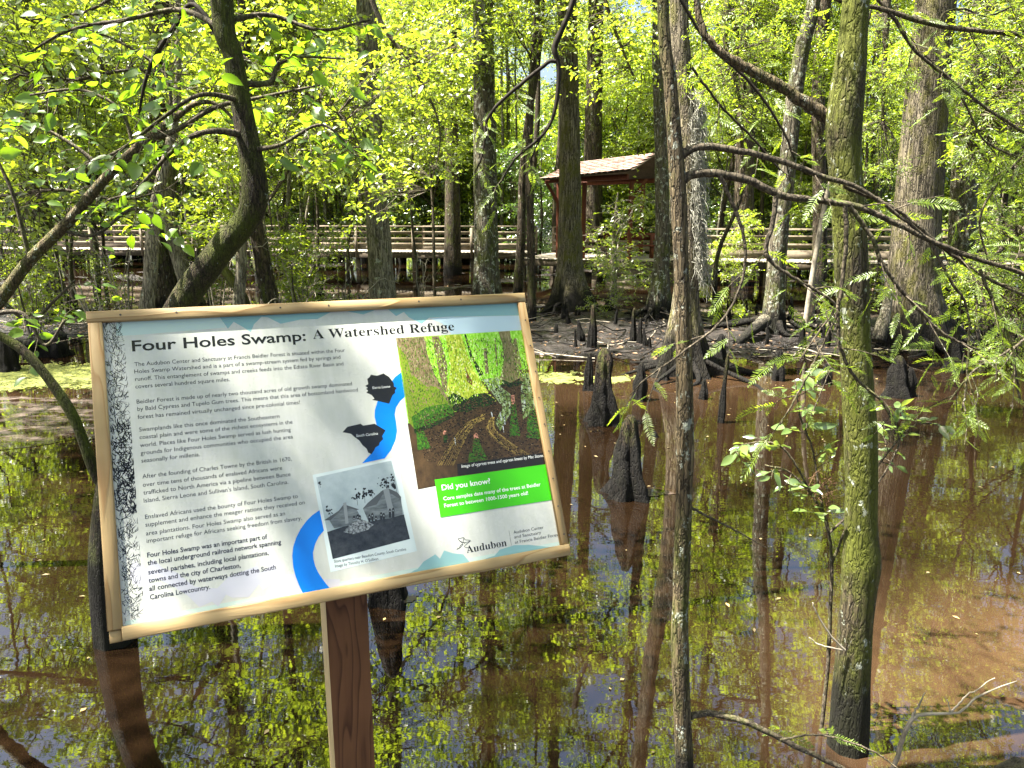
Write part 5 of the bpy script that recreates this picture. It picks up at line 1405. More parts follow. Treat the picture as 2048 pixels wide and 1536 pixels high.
    P = {
        'white': None,
        'black': gloss('ink_black', (0.012, 0.012, 0.014, 1)),
        'grey': gloss('ink_grey', (0.035, 0.037, 0.042, 1)),
        'bold': gloss('ink_bold', (0.02, 0.02, 0.035, 1)),
        'blue': gloss('ink_blue', (0.0, 0.20, 0.75, 1)),
        'green': gloss('ink_green', (0.055, 0.52, 0.004, 1)),
        'teal': gloss('ink_teal', (0.25, 0.46, 0.46, 1)),
        'paleteal': gloss('ink_pale_teal', (0.52, 0.66, 0.60, 1)),
        'paleblue': gloss('ink_pale_blue', (0.50, 0.66, 0.72, 1)),
        'mount': gloss('ink_mount', (0.58, 0.58, 0.62, 1)),
        'card': gloss('ink_card', (0.66, 0.75, 0.72, 1)),
        'textwhite': gloss('ink_text_white', (0.85, 0.88, 0.82, 1)),
        'caption': gloss('ink_caption', (0.016, 0.014, 0.010, 1)),
    }
    m, nt, out = new_mat('panel_white')
    st = noise(nt, coords(nt, (1, 0.12, 1)), 38, 5, 0.65); du = noise(nt, coords(nt), 7, 5, 0.7); sp = noise(nt, coords(nt), 260, 2, 0.5)
    c = mixc(nt, 1.0, (0.64, 0.65, 0.605, 1), ramp(nt, st, [(0.3, (0.90, 0.91, 0.88, 1)), (0.6, (1, 1, 1, 1))]).outputs[0], 'MULTIPLY')
    c = mixc(nt, 1.0, c, ramp(nt, du, [(0.3, (0.88, 0.89, 0.83, 1)), (0.65, (1.02, 1.02, 1.0, 1))]).outputs[0], 'MULTIPLY')
    c = mixc(nt, ramp(nt, sp, [(0.74, 0.0), (0.78, 0.6)]).outputs[0], c, (0.3, 0.26, 0.16, 1))
    b = nd(nt, 'BsdfPrincipled'); nt.links.new(c, b.inputs['Base Color'])
    nt.links.new(ramp(nt, du, [(0.3, 0.36), (0.7, 0.2)]).outputs[0], b.inputs['Roughness'])
    nt.links.new(b.outputs[0], out.inputs[0]); P['white'] = m
    panel = piece('panel', mesh_np('panel', *slab(x0 + 0.012, x1 - 0.012, y0 + 0.012, y1 - 0.012, -0.032, DP, 0.0), [P['white']]))
    def polys(name, items, lab=None):
        """items: (list of local points, material, layer)"""
        mats = []; V = []; F = []; mi = []
        for pts, m, lay in items:
            if m not in mats: mats.append(m)
            b = len(V)
            V += [(p[0], p[1], DP + 0.00006 * lay) for p in pts]
            ids = list(range(b, b + len(pts)))
            ar = sum(pts[i - 1][0] * pts[i][1] - pts[i][0] * pts[i - 1][1] for i in range(len(pts)))
            F.append(ids if ar > 0 else ids[::-1]); mi.append(mats.index(m))
        me = bpy.data.meshes.new(name); me.from_pydata(V, [], F)
        for m in mats: me.materials.append(m)
        me.polygons.foreach_set('material_index', mi); me.update()
        o = link(name, me, panel)
        if lab: o['label'] = lab
        return o
    def stroke(pts, w0, w1=None):
        """closed outline of a thin stroke through local points"""
        q = spline(pts, max(4, 3 * len(pts)))
        t = np.gradient(q, axis=0); t /= np.linalg.norm(t, axis=1)[:, None] + 1e-9
        n = np.c_[-t[:, 1], t[:, 0]]; w = np.linspace(w0, w0 if w1 is None else w1, len(q))[:, None] / 2
        return list(q + n * w) + list((q - n * w)[::-1])
    L = lambda f, pts: [f(*p) for p in pts]
    # torn paper bands
    ti = y1 - 0.0225
    polys('top_band', [
        (L(c1, [(285, 400), (430, 395), (1150, 335), (1110, 250)]) + [np.array((c1(1110, 250)[0], ti)), np.array((c1(285, 290)[0], ti))], P['paleteal'], 1),
        ([np.array((c1(1100, 250)[0], ti))] + L(c1, [(1165, 345), (1210, 290), (1290, 335), (1345, 370), (1370, 310), (1430, 250), (1480, 255), (1580, 305), (1740, 272), (1870, 268), (1990, 205)]) + L(c4, [(120, 200), (200, 205), (340, 232), (440, 195), (530, 187), (600, 245), (660, 212), (700, 255), (800, 305), (860, 258), (1010, 250), (1572, 240)]) + [np.array((x1 - 0.02, ti))], P['teal'], 2),
        (L(c4, [(860, 262), (1010, 252), (1572, 242), (1598, 352), (1040, 388), (960, 300)]), P['paleblue'], 1),
    ], 'torn edged teal paper band')
    bi = y0 + 0.0255
    polys('bottom_band', [
        ([np.array((x0 + 0.03, bi)), np.array((x1 - 0.02, bi)), np.array((x1 - 0.02, bi + 0.009)), np.array((x0 + 0.03, bi + 0.009))], P['paleteal'], 1),
        (L(c2, [(400, 790), (440, 760), (520, 825), (580, 740), (650, 810), (770, 850), (830, 900), (900, 958), (1080, 972), (1170, 880), (1400, 792), (1420, 850), (1530, 775), (1570, 870), (1680, 858), (1800, 900), (2048, 900), (2048, 985), (1830, 1010), (1640, 1012), (1560, 990), (1530, 930), (1440, 985), (1410, 940), (1330, 1040), (1200, 1045), (1150, 1020), (1090, 1115), (1040, 1075), (940, 1120), (850, 1030), (740, 960), (600, 890), (500, 960), (420, 932), (395, 880)]), P['mount'], 2),
        (L(c3, [(640, 915), (700, 893), (770, 880), (830, 850), (860, 860), (915, 822), (940, 812), (980, 762), (1060, 712), (1092, 742), (1120, 686), (1180, 705), (1250, 712), (1300, 772), (1360, 776), (1410, 738), (1465, 722), (1500, 680), (1600, 650), (1700, 648), (1900, 668)]) + [np.array((x1 - 0.02, bi)), np.array((c3(640, 930)[0], bi))], P['teal'], 3),
    ], 'torn edged grey and teal paper band')
    # inked branches along the left side
    items = []
    q00 = c1(148, 295); q01 = c1(278, 285); q10 = c2(272, 1300); q11 = c2(420, 1262)
    ya, yb = ti, bi + 0.004
    xa, xb = x0 + 0.0265, x0 + 0.063
    for i in range(1500):
        f = rs.uniform()
        dark = 0.36 < f < 0.66
        if not dark and rs.rand() < 0.25: continue
        y = ya + (yb - ya) * f; x = xa + (xb - xa) * rs.uniform(0, 1) ** 0.9
        if not dark and x > xb - 0.006 and rs.rand() < 0.7: continue
        ln = rs.uniform(0.006, 0.02); an = rs.normal() * 0.5 + (1.9 if rs.rand() < 0.6 else 0.7)
        p = np.array((x, y)); d = np.array((math.cos(an), math.sin(an))) * ln
        pts = [p, p + d * 0.5 + rs.normal(size=2) * ln * 0.12, p + d]
        pts = [np.array((min(max(a[0], xa), xb), min(max(a[1], yb), ya))) for a in pts]
        w = rs.uniform(0.0004, 0.0013) * (1.7 if dark else 1.0)
        q = np.array(pts); n = np.array((-d[1], d[0])) / ln
        items.append(([q[0] + n * w / 2, q[1] + n * w / 2, q[2], q[1] - n * w / 2, q[0] - n * w / 2], P['black'], 2))
    tag(polys('ink_branches', items, 'black ink drawing of tangled bare branches'), None, None, None, 'stuff')
    # ribbons and silhouettes
    polys('blue_ribbon', [(L(c4, [(642, 685), (590, 725), (545, 790), (500, 850), (452, 920), (432, 985), (430, 1040), (445, 1100), (470, 1160), (440, 1260), (400, 1330), (330, 1405), (510, 1366), (560, 1300), (595, 1220), (607, 1150), (600, 1085), (588, 1020), (598, 965), (630, 915), (680, 870)]), P['blue'], 2)])
    polys('blue_ribbon', [(L(c3, [(270, 410), (220, 445), (180, 485), (140, 540), (110, 600), (90, 660), (83, 720), (90, 800), (105, 860), (130, 925), (165, 998), (355, 960), (320, 920), (290, 880), (260, 835), (240, 790), (228, 745), (225, 700), (240, 640), (265, 590), (300, 550)]), P['blue'], 4)])
    polys('map_silhouette', [(L(c4, [(400, 706), (450, 715), (500, 697), (545, 725), (562, 748), (580, 770), (583, 800), (605, 810), (590, 830), (592, 850), (570, 870), (545, 935), (500, 925), (450, 912), (410, 905), (430, 895), (405, 865), (365, 848), (380, 832), (362, 818), (378, 810), (357, 795), (380, 780), (372, 740), (388, 728)]), P['black'], 3)], 'black outline map of a roundish country')
    polys('map_silhouette', [(L(c4, [(178, 1160), (215, 1117), (320, 1093), (340, 1108), (430, 1093), (516, 1145), (490, 1190), (497, 1215), (470, 1240), (465, 1262), (435, 1280), (425, 1305), (405, 1332), (380, 1320), (368, 1290), (335, 1262), (310, 1225), (275, 1200), (245, 1172), (215, 1166)]), P['black'], 3)], 'black outline map of a triangular state')

    # colour photograph of a cypress swamp
    def tex(name, c_a, c_b, scale, stretch=(1, 1, 1), lo=0.35, hi=0.65, c_c=None):
        m, nt, out = new_mat(name)
        n = noise(nt, coords(nt, stretch), scale, 6, 0.7)
        st = [(lo, c_a), (hi, c_b)] if c_c is None else [(lo, c_a), ((lo + hi) / 2, c_b), (hi, c_c)]
        b = nd(nt, 'BsdfPrincipled', Roughness=0.24)
        nt.links.new(ramp(nt, n, st).outputs[0], b.inputs['Base Color']); nt.links.new(b.outputs[0], out.inputs[0])
        return m
    tf = tex('print_leaves', (0.10, 0.34, 0.008, 1), (0.30, 0.72, 0.03, 1), 198, (1, 0.5, 1), 0.3, 0.7, (0.65, 0.9, 0.25, 1))
    tw = tex('print_water', (0.018, 0.011, 0.004, 1), (0.085, 0.05, 0.018, 1), 33, (1, 0.6, 1), 0.3, 0.7)
    tw2 = tex('print_water_green', (0.03, 0.04, 0.008, 1), (0.16, 0.24, 0.05, 1), 132, (1, 0.35, 1), 0.3, 0.65, (0.5, 0.6, 0.42, 1))
    tb = tex('print_bark_brown', (0.04, 0.03, 0.012, 1), (0.17, 0.13, 0.06, 1), 264, (1, 0.25, 1), 0.3, 0.68, (0.36, 0.29, 0.17, 1))
    tm = tex('print_bark_moss', (0.06, 0.10, 0.005, 1), (0.14, 0.24, 0.01, 1), 264, (1, 0.6, 1), 0.3, 0.68, (0.24, 0.17, 0.05, 1))
    ty = tex('print_bark_bright', (0.13, 0.20, 0.008, 1), (0.36, 0.46, 0.025, 1), 242, (1, 0.35, 1), 0.3, 0.68, (0.8, 0.78, 0.16, 1))
    tt = tex('print_bark_tan', (0.08, 0.07, 0.02, 1), (0.20, 0.17, 0.06, 1), 264, (1, 0.25, 1), 0.3, 0.68, (0.36, 0.30, 0.14, 1))
    td = tex('print_dark', (0.004, 0.006, 0.002, 1), (0.012, 0.03, 0.004, 1), 242, (1, 1, 1), 0.35, 0.7, (0.04, 0.12, 0.008, 1))
    tk = tex('print_knee', (0.008, 0.02, 0.003, 1), (0.03, 0.10, 0.006, 1), 286, (1, 0.6, 1), 0.3, 0.7, (0.10, 0.30, 0.01, 1))
    tg = gloss('print_gold', (0.42, 0.30, 0.07, 1)); tp = gloss('print_pink', (0.5, 0.22, 0.14, 1)); tgl = gloss('print_glint', (0.55, 0.6, 0.6, 1))
    bl = loc(836, 979)
    it = [
        ([c4(598, 418), c4(1600, 355), loc(1097, 928.5), bl], tf, 2),
        (L(c4, [(690, 1090), (870, 1080), (1060, 1000), (1200, 965), (1300, 900), (1260, 760), (1440, 712), (1600, 660), (1662, 672)]) + [loc(1097, 928.5), bl], tw, 3),
        (L(c4, [(1280, 745), (1440, 716), (1420, 800), (1500, 860), (1500, 1010), (1420, 1150), (1380, 1080), (1440, 960), (1390, 900)]), tw2, 4),
        (L(c4, [(1590, 700), (1660, 690), (1700, 900), (1690, 980), (1600, 1060), (1580, 860)]), tw2, 4),
        (L(c4, [(878, 405), (935, 402), (975, 520), (1003, 640), (1003, 860), (960, 800), (920, 600)]), tb, 4),
        (L(c4, [(1135, 388), (1150, 388), (1200, 560), (1290, 700), (1255, 720), (1180, 560)]), td, 4),
        (L(c4, [(1288, 500), (1312, 498), (1330, 690), (1302, 700)]), tb, 4),
        (L(c4, [(1375, 430), (1385, 430), (1400, 640), (1388, 640)]), tb, 4),
        (L(c4, [(1500, 500), (1530, 420), (1545, 420), (1590, 640), (1580, 660)]), tt, 4),
        (L(c4, [(985, 398), (1110, 390), (1140, 480), (1165, 560), (1230, 700), (1330, 850), (1392, 915), (1240, 955), (1140, 1000), (1030, 965), (992, 860), (1015, 740), (1030, 640), (1010, 520)]), ty, 5),
        (L(c4, [(598, 418), (820, 408), (845, 540), (900, 700), (975, 830), (1062, 1000), (980, 1040), (880, 1092), (740, 1130), (700, 1080), (650, 700)]), tb, 6),
        (L(c4, [(604, 470), (680, 560), (720, 700), (840, 800), (920, 800), (1000, 910), (1060, 1000), (980, 1040), (880, 1092), (740, 1130), (700, 1080), (650, 700)]), tm, 7),
        (L(c4, [(1405, 368), (1495, 362), (1510, 460), (1545, 560), (1570, 660), (1602, 760), (1560, 790), (1500, 800), (1410, 782), (1430, 690), (1448, 600), (1440, 480)]), tt, 5),
        (L(c4, [(1405, 785), (1440, 745), (1500, 770), (1560, 740), (1604, 765), (1560, 795), (1490, 805)]), td, 6),
        (L(c4, [(998, 880), (1050, 850), (1100, 870), (1160, 900), (1210, 860), (1300, 850), (1385, 905), (1350, 945), (1240, 970), (1150, 1003), (1040, 990)]), td, 6),
        (L(c4, [(1145, 640), (1165, 700), (1200, 760), (1195, 790), (1160, 760), (1140, 690)]), gloss('print_scar', (0.14, 0.05, 0.02, 1)), 7),
        (L(c4, [(720, 1040), (840, 960), (960, 940), (1010, 930), (1062, 1005), (980, 1045), (870, 1105), (745, 1150)]), tk, 8),
        (L(c4, [(740, 1135), (870, 1095), (1062, 1005), (1050, 1040), (880, 1120), (745, 1170)]), td, 9),
        (L(c4, [(1505, 870), (1530, 866), (1545, 980), (1562, 1100), (1580, 1190), (1490, 1192), (1500, 1050)]), tk, 5),
        (L(c4, [(1505, 870), (1530, 866), (1536, 935), (1508, 940)]), tp, 6),
        (L(c4, [(1652, 985), (1690, 985), (1720, 1060), (1745, 1130), (1757, 1215), (1625, 1200), (1630, 1080)]), tk, 5),
        (L(c4, [(755, 1125), (800, 1125), (840, 1200), (875, 1285), (770, 1300)]), tk, 9),
        (L(c4, [(968, 1165), (980, 1140), (995, 1150), (1012, 1240), (975, 1243)]), td, 5),
        (L(c4, [(968, 1165), (980, 1140), (995, 1150), (998, 1170), (972, 1180)]), tp, 6),
        (L(c4, [(1210, 1185), (1228, 1165), (1245, 1180), (1265, 1260), (1300, 1330), (1330, 1395), (1170, 1400), (1200, 1300)]), tk, 5),
        (L(c4, [(1210, 1185), (1228, 1165), (1245, 1180), (1248, 1205), (1212, 1210)]), tp, 6),
        (L(c4, [(1165, 1400), (1180, 1310), (1200, 1350), (1215, 1400)]), tk, 6),
    ]
    for j in range(15):
        o = rs.uniform(-60, 60)
        it.append((stroke([c4(1290 + o * 0.3, 1010 + rs.uniform(0, 40)), c4(1180 + o * 0.6, 1090 + rs.uniform(0, 30)), c4(1090 + o, 1230), c4(990 + o * 1.3, 1420)], rs.uniform(0.0004, 0.0013), 0.0003), tg, 4))
        it.append((stroke([c4(1360 + o * 0.3, 1040), c4(1345 + o * 0.7, 1130), c4(1440 + o, 1230), c4(1600 + o * 1.2, 1340)], rs.uniform(0.0004, 0.0011), 0.0003), tg, 4))
    for (x, y, h) in ((1420, 1000, 70), (1450, 1040, 60), (1440, 1110, 50), (1350, 1000, 40), (1060, 1200, 60), (1610, 900, 60)):
        it.append((stroke([c4(x, y), c4(x + 8, y + h)], 0.0028, 0.0012), tgl, 5))
    # fine printed detail: moss flecks, leaf light, ripples
    def inside(x, y): return 0.02 < (y - 400) / 1010 < 0.98 and x > 612 + (y - 418) * 0.222 and x < 1592 + (y - 355) * 0.186
    ink = {k: gloss('print_' + k, c) for k, c in (('fleck_lime', (0.36, 0.62, 0.03, 1)), ('fleck_pale', (0.72, 0.80, 0.36, 1)), ('fleck_moss', (0.10, 0.19, 0.01, 1)), ('fleck_dark', (0.03, 0.05, 0.01, 1)), ('fleck_bark', (0.22, 0.16, 0.08, 1)), ('fleck_water', (0.075, 0.043, 0.016, 1)), ('fleck_shade', (0.016, 0.010, 0.004, 1)))}
    for j in range(8500):
        x = rs.uniform(600, 1800); y = rs.uniform(360, 1410)
        if not inside(x, y): continue
        wy = 1100 - (x - 700) * 0.42                          # rough water line
        sx_, sy_ = rs.uniform(1.5, 5), rs.uniform(3, 12)
        if y > wy:
            m_ = ink['fleck_water' if rs.rand() < 0.5 else 'fleck_shade']; sx_ *= 2.0; sy_ *= 0.5
            if rs.rand() < 0.05: m_ = ink['fleck_bark']; sx_ *= 0.4
        elif x < 850 + (y - 400) * 0.33: m_ = ink[('fleck_moss', 'fleck_dark', 'fleck_bark', 'fleck_moss')[rs.randint(4)]]
        elif abs(x - (1050 + (y - 400) * 0.2)) < 70 + (y - 400) * 0.12: m_ = ink[('fleck_lime', 'fleck_lime', 'fleck_moss', 'fleck_moss', 'fleck_pale')[rs.randint(5)]]
        elif abs(x - (1450 + (y - 370) * 0.14)) < 55: m_ = ink[('fleck_bark', 'fleck_dark', 'fleck_moss')[rs.randint(3)]]
        else: m_ = ink[('fleck_lime', 'fleck_pale', 'fleck_moss', 'fleck_lime', 'fleck_dark')[rs.randint(5)]]
        it.append(([c4(x - sx_, y), c4(x, y - sy_), c4(x + sx_, y), c4(x + sx_ * 0.3, y + sy_)], m_, 9.4 + rs.rand() * 0.4))
    it.append((L(c4, [(1080, 1410), (1785, 1318), (1800, 1402), (1085, 1500)]), P['caption'], 10))
    polys('color_photograph', it, 'printed colour photograph of mossy cypress trunks and brown water')
    # green fact box
    polys('fact_box', [(L(c3, [(1055, 203), (1830, 95), (1878, 337), (1095, 460)]), P['green'], 11)])
    # old black and white photograph on its card
    g = lambda v, nme: gloss(nme, (v * 0.9, v, v, 1))
    gs = tex('print_sky', (0.30, 0.37, 0.38, 1), (0.46, 0.54, 0.54, 1), 9)
    gg = tex('print_ground', (0.012, 0.015, 0.016, 1), (0.045, 0.05, 0.052, 1), 70)
    gw = tex('print_planks', (0.05, 0.06, 0.06, 1), (0.20, 0.23, 0.23, 1), 90, (0.2, 1, 1))
    gr = tex('print_rubble', (0.03, 0.035, 0.035, 1), (0.35, 0.38, 0.38, 1), 190, (1, 1, 1), 0.42, 0.6)
    gt = g(0.022, 'print_tree'); gc = g(0.26, 'print_chimney'); gd = g(0.09, 'print_roof')
    it = [
        (L(c3, [(222, 170), (795, 50), (935, 690), (345, 835)]), P['card'], 3),
        (L(c3, [(247, 187), (760, 72), (887, 607), (360, 745)]), gs, 4),
        (L(c3, [(322, 560), (440, 520), (560, 500), (845, 440), (887, 607), (360, 745)]), gg, 5),
        (L(c3, [(330, 470), (400, 420), (430, 380), (520, 400), (552, 460), (545, 490), (450, 520), (370, 535)]), gw, 6),
        (L(c3, [(300, 480), (400, 415), (435, 370), (540, 405), (520, 410), (440, 388), (345, 480)]), gd, 7),
        (L(c3, [(430, 362), (452, 356), (468, 500), (447, 505)]), gc, 8),
        (L(c3, [(566, 400), (690, 290), (740, 270), (826, 335), (838, 440), (740, 470), (600, 480)]), gw, 6),
        (L(c3, [(566, 398), (600, 360), (700, 275), (722, 268), (660, 372), (590, 392)]), gd, 7),
        (L(c3, [(740, 262), (800, 288), (826, 320), (826, 340), (745, 290)]), gd, 7),
        (L(c3, [(704, 272), (742, 260), (760, 350), (782, 430), (742, 440), (728, 370)]), gc, 8),
        (L(c3, [(430, 560), (480, 510), (545, 470), (590, 485), (640, 510), (600, 545), (500, 575)]), gr, 8),
    ]
    for (cx, cy, rr, m) in ((720, 225, 46, 26), (775, 190, 34, 18), (570, 300, 40, 22), (520, 330, 30, 14), (335, 415, 36, 12), (265, 225, 20, 8), (785, 240, 30, 20), (620, 290, 24, 12)):
        for j in range(m):
            p = np.array((cx + rs.normal() * rr * 0.5, cy + rs.normal() * rr * 0.45)); s = rs.uniform(5, 12)
            if p[0] > 750 + (p[1] - 72) * 0.235 or p[0] < 252 + (p[1] - 187) * 0.2: continue
            aa = np.sort(rs.uniform(0, 6.28, 7))
            it.append(([c3(p[0] + s * math.cos(a) * rs.uniform(0.5, 1.2), p[1] + s * math.sin(a) * rs.uniform(0.5, 1.2)) for a in aa], gt, 5))
        it.append((stroke([c3(cx, cy - rr * 0.4), c3(cx + 8, cy + rr * 0.8), c3(cx + 10, cy + rr * 1.6)], 0.0008), gt, 5))
    for (x, y, h) in ((610, 440, 50), (630, 430, 55), (655, 450, 40), (690, 425, 50), (708, 430, 45), (750, 400, 62), (772, 395, 66), (530, 440, 30), (545, 445, 30), (505, 450, 26)):
        it.append((L(c3, [(x - 7, y + h), (x - 9, y + 14), (x - 4, y), (x + 4, y), (x + 9, y + 14), (x + 8, y + h)]), gt, 9))
        it.append((L(c3, [(x - 5, y + 22), (x - 4, y + 14), (x + 4, y + 14), (x + 5, y + 24)]), gc, 10))
    polys('old_photograph', it, 'printed black and white photograph of log cabins and people')

    # lettering
    dg = bpy.context.evaluated_depsgraph_get
    def glyphs(txt, off=0.0, shear=0.0):
        cu = bpy.data.curves.new('lettering', 'FONT'); cu.body = txt; cu.size = 1.0
        cu.resolution_u = 3; cu.offset = off; cu.shear = shear
        ob = bpy.data.objects.new('lettering', cu); COL.objects.link(ob)
        bpy.context.view_layer.update()
        me = bpy.data.meshes.new_from_object(ob.evaluated_get(dg()))
        bpy.data.objects.remove(ob); bpy.data.curves.remove(cu)
        v = np.zeros(len(me.vertices) * 3); me.vertices.foreach_get('co', v); v = v.reshape(-1, 3)
        fs = [tuple(p.vertices) for p in me.polygons]
        bpy.data.meshes.remove(me)
        return v, fs
    def serif(s):
        o = ''
        for ch in s:
            if 'A' <= ch <= 'Z': o += chr(0x1D400 + ord(ch) - 65)
            elif 'a' <= ch <= 'z': o += chr(0x1D41A + ord(ch) - 97)
            else: o += ch
        return o
    def lettering(lines, mat, off=0.0, cap=None, lay=2, shear=0.0, name='lettering', lab=None, hs=1.0):
        """lines: (text, (px,py) baseline start, (px,py) baseline end)"""
        V = []; F = []
        for txt, s, e in lines:
            v, fs = glyphs(txt, off, shear)
            a = loc(*s); b = loc(*e)
            w = v[:, 0].max() - v[:, 0].min(); sx = (b[0] - a[0]) / w
            sy = (cap / 0.72) if cap else sx * hs
            n0 = len(V)
            V += [(a[0] + (x - v[:, 0].min()) * sx, a[1] + y * sy, DP + 0.00006 * lay) for x, y, z in v]
            F += [tuple(i + n0 for i in f) for f in fs]
        me = bpy.data.meshes.new(name); me.from_pydata(V, [], F); me.materials.append(P[mat]); me.update()
        o = link(name, me, panel)
        if lab: o['label'] = lab
    lettering([('Four Holes Swamp:', (264.6, 702.5), (612, 679))], 'black', 0.017, 0.0235, 4, name='title_lettering', lab='heading in heavy black letters')
    lettering([(serif('A Watershed Refuge'), (626, 678), (909, 660))], 'black', -0.004, 0.0225, 4, name='title_lettering', lab='heading in thin serif letters')
    CAPH = 0.0088
    paras = [
        [('The Audubon Center and Sanctuary at Francis Beidler Forest is situated within the Four', (269, 732.5), (690, 702)), ('Holes Swamp Watershed and is a part of a swamp-stream system fed by springs and', (269, 747), (681, 716.5)), ('runoff. This entanglement of swamps and creeks feeds into the Edisto River Basin and', (270.5, 762), (687, 729.5)), ('covers several hundred square miles.', (271, 777), (459.6, 762))],
        [('Beidler Forest is made up of nearly two thousand acres of old growth swamp dominated', (273.5, 807.4), (704, 769)), ('by Bald Cypress and Tupelo Gum trees. This means that this area of bottomland hardwood', (275, 822), (716, 782.8)), ('forest has remained virtually unchanged since pre-colonial times!', (275.5, 838), (600, 807.4))],
        [('Swamplands like this once dominated the Southeastern', (278.6, 863.3), (559.4, 836.6)), ('coastal plain and were some of the richest ecosystems in the', (279.3, 878.5), (585.3, 847.5)), ('world. Places like Four Holes Swamp served as lush hunting', (280.3, 894.5), (581.5, 862)), ('grounds for Indigenous communities who occupied the area', (281.4, 910), (586, 876.7)), ('seasonally for millenia.', (283, 925.5), (400, 913.3))],
        [('After the founding of Charles Towne by the British in 1670,', (285, 957), (583.5, 923)), ('over time tens of thousands of enslaved Africans were', (286, 973.7), (564.5, 940)), ('trafficked to North America via a pipeline between Bunce', (287, 989.4), (581.5, 954)), ("Island, Sierra Leone and Sullivan's Island, South Carolina.", (287.7, 1005.4), (577, 968))],
        [('Enslaved Africans used the bounty of Four Holes Swamp to', (290.3, 1038), (596, 997)), ('supplement and enhance the meager rations they received on', (291, 1053.6), (610, 1010)), ('area plantations. Four Holes Swamp also served as an', (292, 1071), (570.5, 1032)), ('important refuge for Africans seeking freedom from slavery.', (293.5, 1086), (604, 1041.7))],
    ]
    for p in paras: lettering(p, 'grey', 0.0, CAPH, 4, name='paragraph_lettering')
    lettering([('Four Holes Swamp was an important part of', (294.6, 1115), (535, 1080)), ('the local underground railroad network spanning', (295.3, 1130.6), (563, 1092.5)), ('several parishes, including local plantations,', (296.6, 1149), (538, 1112)), ('towns and the city of Charleston,', (297.3, 1165.6), (482, 1137)), ('all connected by waterways dotting the South', (298.6, 1182), (552.7, 1140.7)), ('Carolina Lowcountry.', (300, 1199), (420.7, 1180))], 'bold', 0.015, 0.0095, 5, name='paragraph_lettering', lab='closing paragraph in bold letters')
    lettering([('Slave quarters near Beaufort County, South Carolina', (668.4, 1125.6), (811, 1090)), ("Image by Timothy H. O'Sullivan", (670.5, 1135), (756, 1114))], 'grey', 0.0, 0.0062, 6, name='caption_lettering')
    lettering([('Did you know?', (883.8, 980.6), (981, 966.8))], 'textwhite', 0.02, 0.0125, 13, name='fact_lettering')
    lettering([('Core samples date many of the trees at Beidler', (887, 1001), (1081.5, 973)), ('Forest to between 1000-1500 years old!', (888.7, 1015), (1056.6, 990))], 'textwhite', 0.016, 0.0085, 13, name='fact_lettering')
    lettering([('Image of cypress trees and cypress knees by Mac Stone.', (923, 935.7), (1087, 914))], 'textwhite', 0.0, 0.0075, 12, 0.2, name='caption_lettering')
    lettering([('Sierra Leone', (744.6, 778.2), (780.4, 774.4))], 'textwhite', 0.0, 0.0062, 5, 0.2, name='map_lettering')
    lettering([('South Carolina', (712.4, 874.2), (756, 869.6))], 'textwhite', 0.0, 0.0062, 5, 0.2, name='map_lettering')
    lettering([(serif('Audubon'), (933.6, 1106), (1014, 1092))], 'black', -0.003, 0.0165, 5, name='logo_lettering')
    lettering([('Audubon Center', (1027.3, 1067.6), (1087.4, 1056.8)), ('and Sanctuary', (1028.8, 1077), (1082.4, 1068)), ('at Francis Beidler Forest', (1030, 1087.5), (1119, 1072))], 'grey', 0.0, 0.0072, 5, name='logo_lettering')
    lg = [stroke(L(c3, s), 0.0009) for s in (
        [(1205, 680), (1230, 665), (1248, 640), (1225, 620), (1215, 605), (1228, 603), (1255, 598), (1262, 612), (1300, 618), (1275, 640), (1258, 660), (1290, 668)],
        [(1248, 640), (1232, 650), (1222, 672), (1208, 668)], [(1215, 608), (1235, 625), (1262, 632), (1295, 622)], [(1255, 600), (1250, 625), (1262, 640)])]
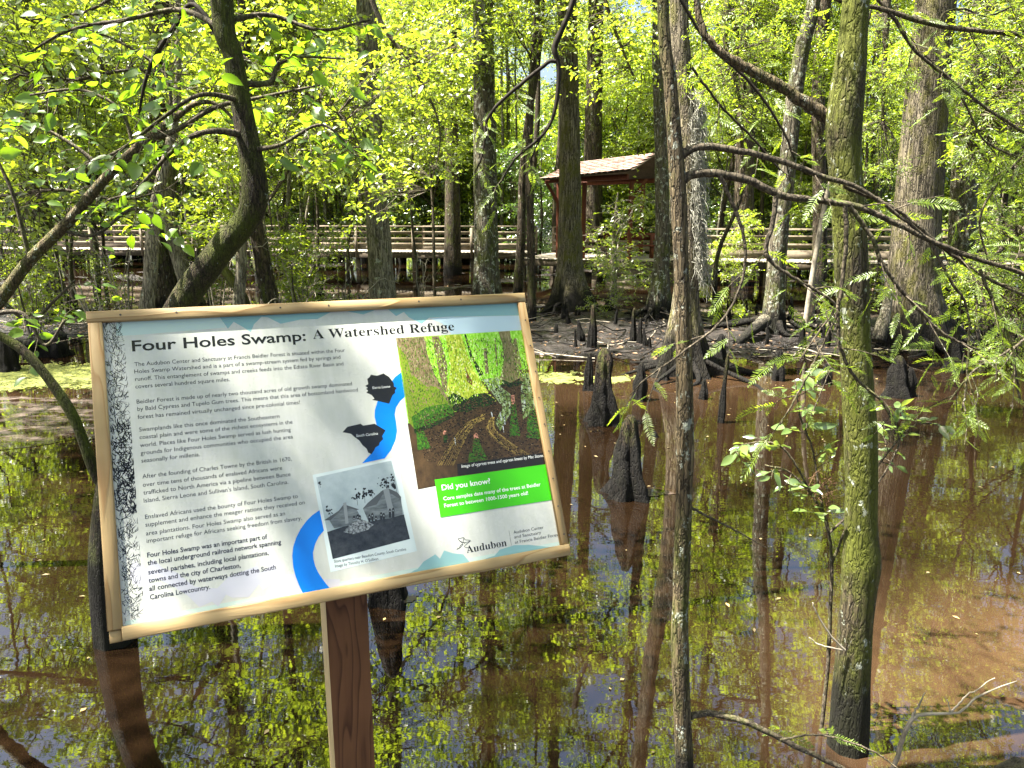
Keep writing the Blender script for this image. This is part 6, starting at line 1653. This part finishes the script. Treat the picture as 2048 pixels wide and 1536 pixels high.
    lg.append(stroke(L(c3, [(1563, 550), (1571, 600), (1579, 650)]), 0.0006))
    polys('logo_emblem', [(p, P['black'], 5) for p in lg], 'line drawn wading bird emblem with divider')
build_sign()

# ------------------------------------------------------------------ tell repeats apart by what they stand beside
MARKS = [(60, 'the stout left edge tree'), (325, 'the brown cluster trunk'), (500, 'the mossy elbow tree'), (755, 'the pale cypress'), (970, 'the grey tupelo'), (1140, 'the shelter cypress'), (1370, 'the fluted cypress'), (1570, 'the lichen tree'), (1705, 'the mossy near trunk'), (1840, 'the largest cypress')]
ORD = ['first', 'second', 'third', 'fourth', 'fifth', 'sixth', 'seventh', 'eighth', 'ninth', 'tenth', 'eleventh', 'twelfth', 'thirteenth', 'fourteenth', 'fifteenth', 'sixteenth', 'seventeenth', 'eighteenth', 'nineteenth', 'twentieth', 'twenty-first', 'twenty-second', 'twenty-third', 'twenty-fourth', 'twenty-fifth', 'twenty-sixth']
NOUN = {'forest trees behind the boardwalk': 'tall forest tree behind the boardwalk', 'saplings behind the boardwalk': 'leafy sapling behind the boardwalk', 'thin pole stems in the understory': 'thin pole stem', 'slim straight background trunks': 'slim straight background trunk', 'saplings rising over the rail': 'thin high leaved sapling', 'saplings on the near side of the boardwalk': 'leafy bank sapling', 'low shrubs on the mud bank': 'low leafy shrub', 'bare stemmed shrubs on the left bank': 'tangle of bare arching stems', 'small knees on the far mud flat': 'small dark mud flat knee'}
def relabel():
    for grp, noun in NOUN.items():
        slots = {}
        for o in COL.objects:
            if o.parent is None and o.get('group') == grp:
                px_ = 1024 + FPX * o.location.x / (np.dot(np.array(o.location) - EYE, FWD))
                if not -40 < px_ < 2090: continue
                left = [m for m in MARKS if m[0] <= px_]
                key = (left[-1][1], 'right') if left else (MARKS[0][1], 'left')
                slots.setdefault(key, []).append((abs(px_ - (left[-1][0] if left else 60)), o))
        for (mk, side), lst in slots.items():
            for n, (_, o) in enumerate(sorted(lst, key=lambda t: t[0])):
                o['label'] = f'{ORD[min(n, 25)]} {noun} to the {side} of {mk}'
relabel()
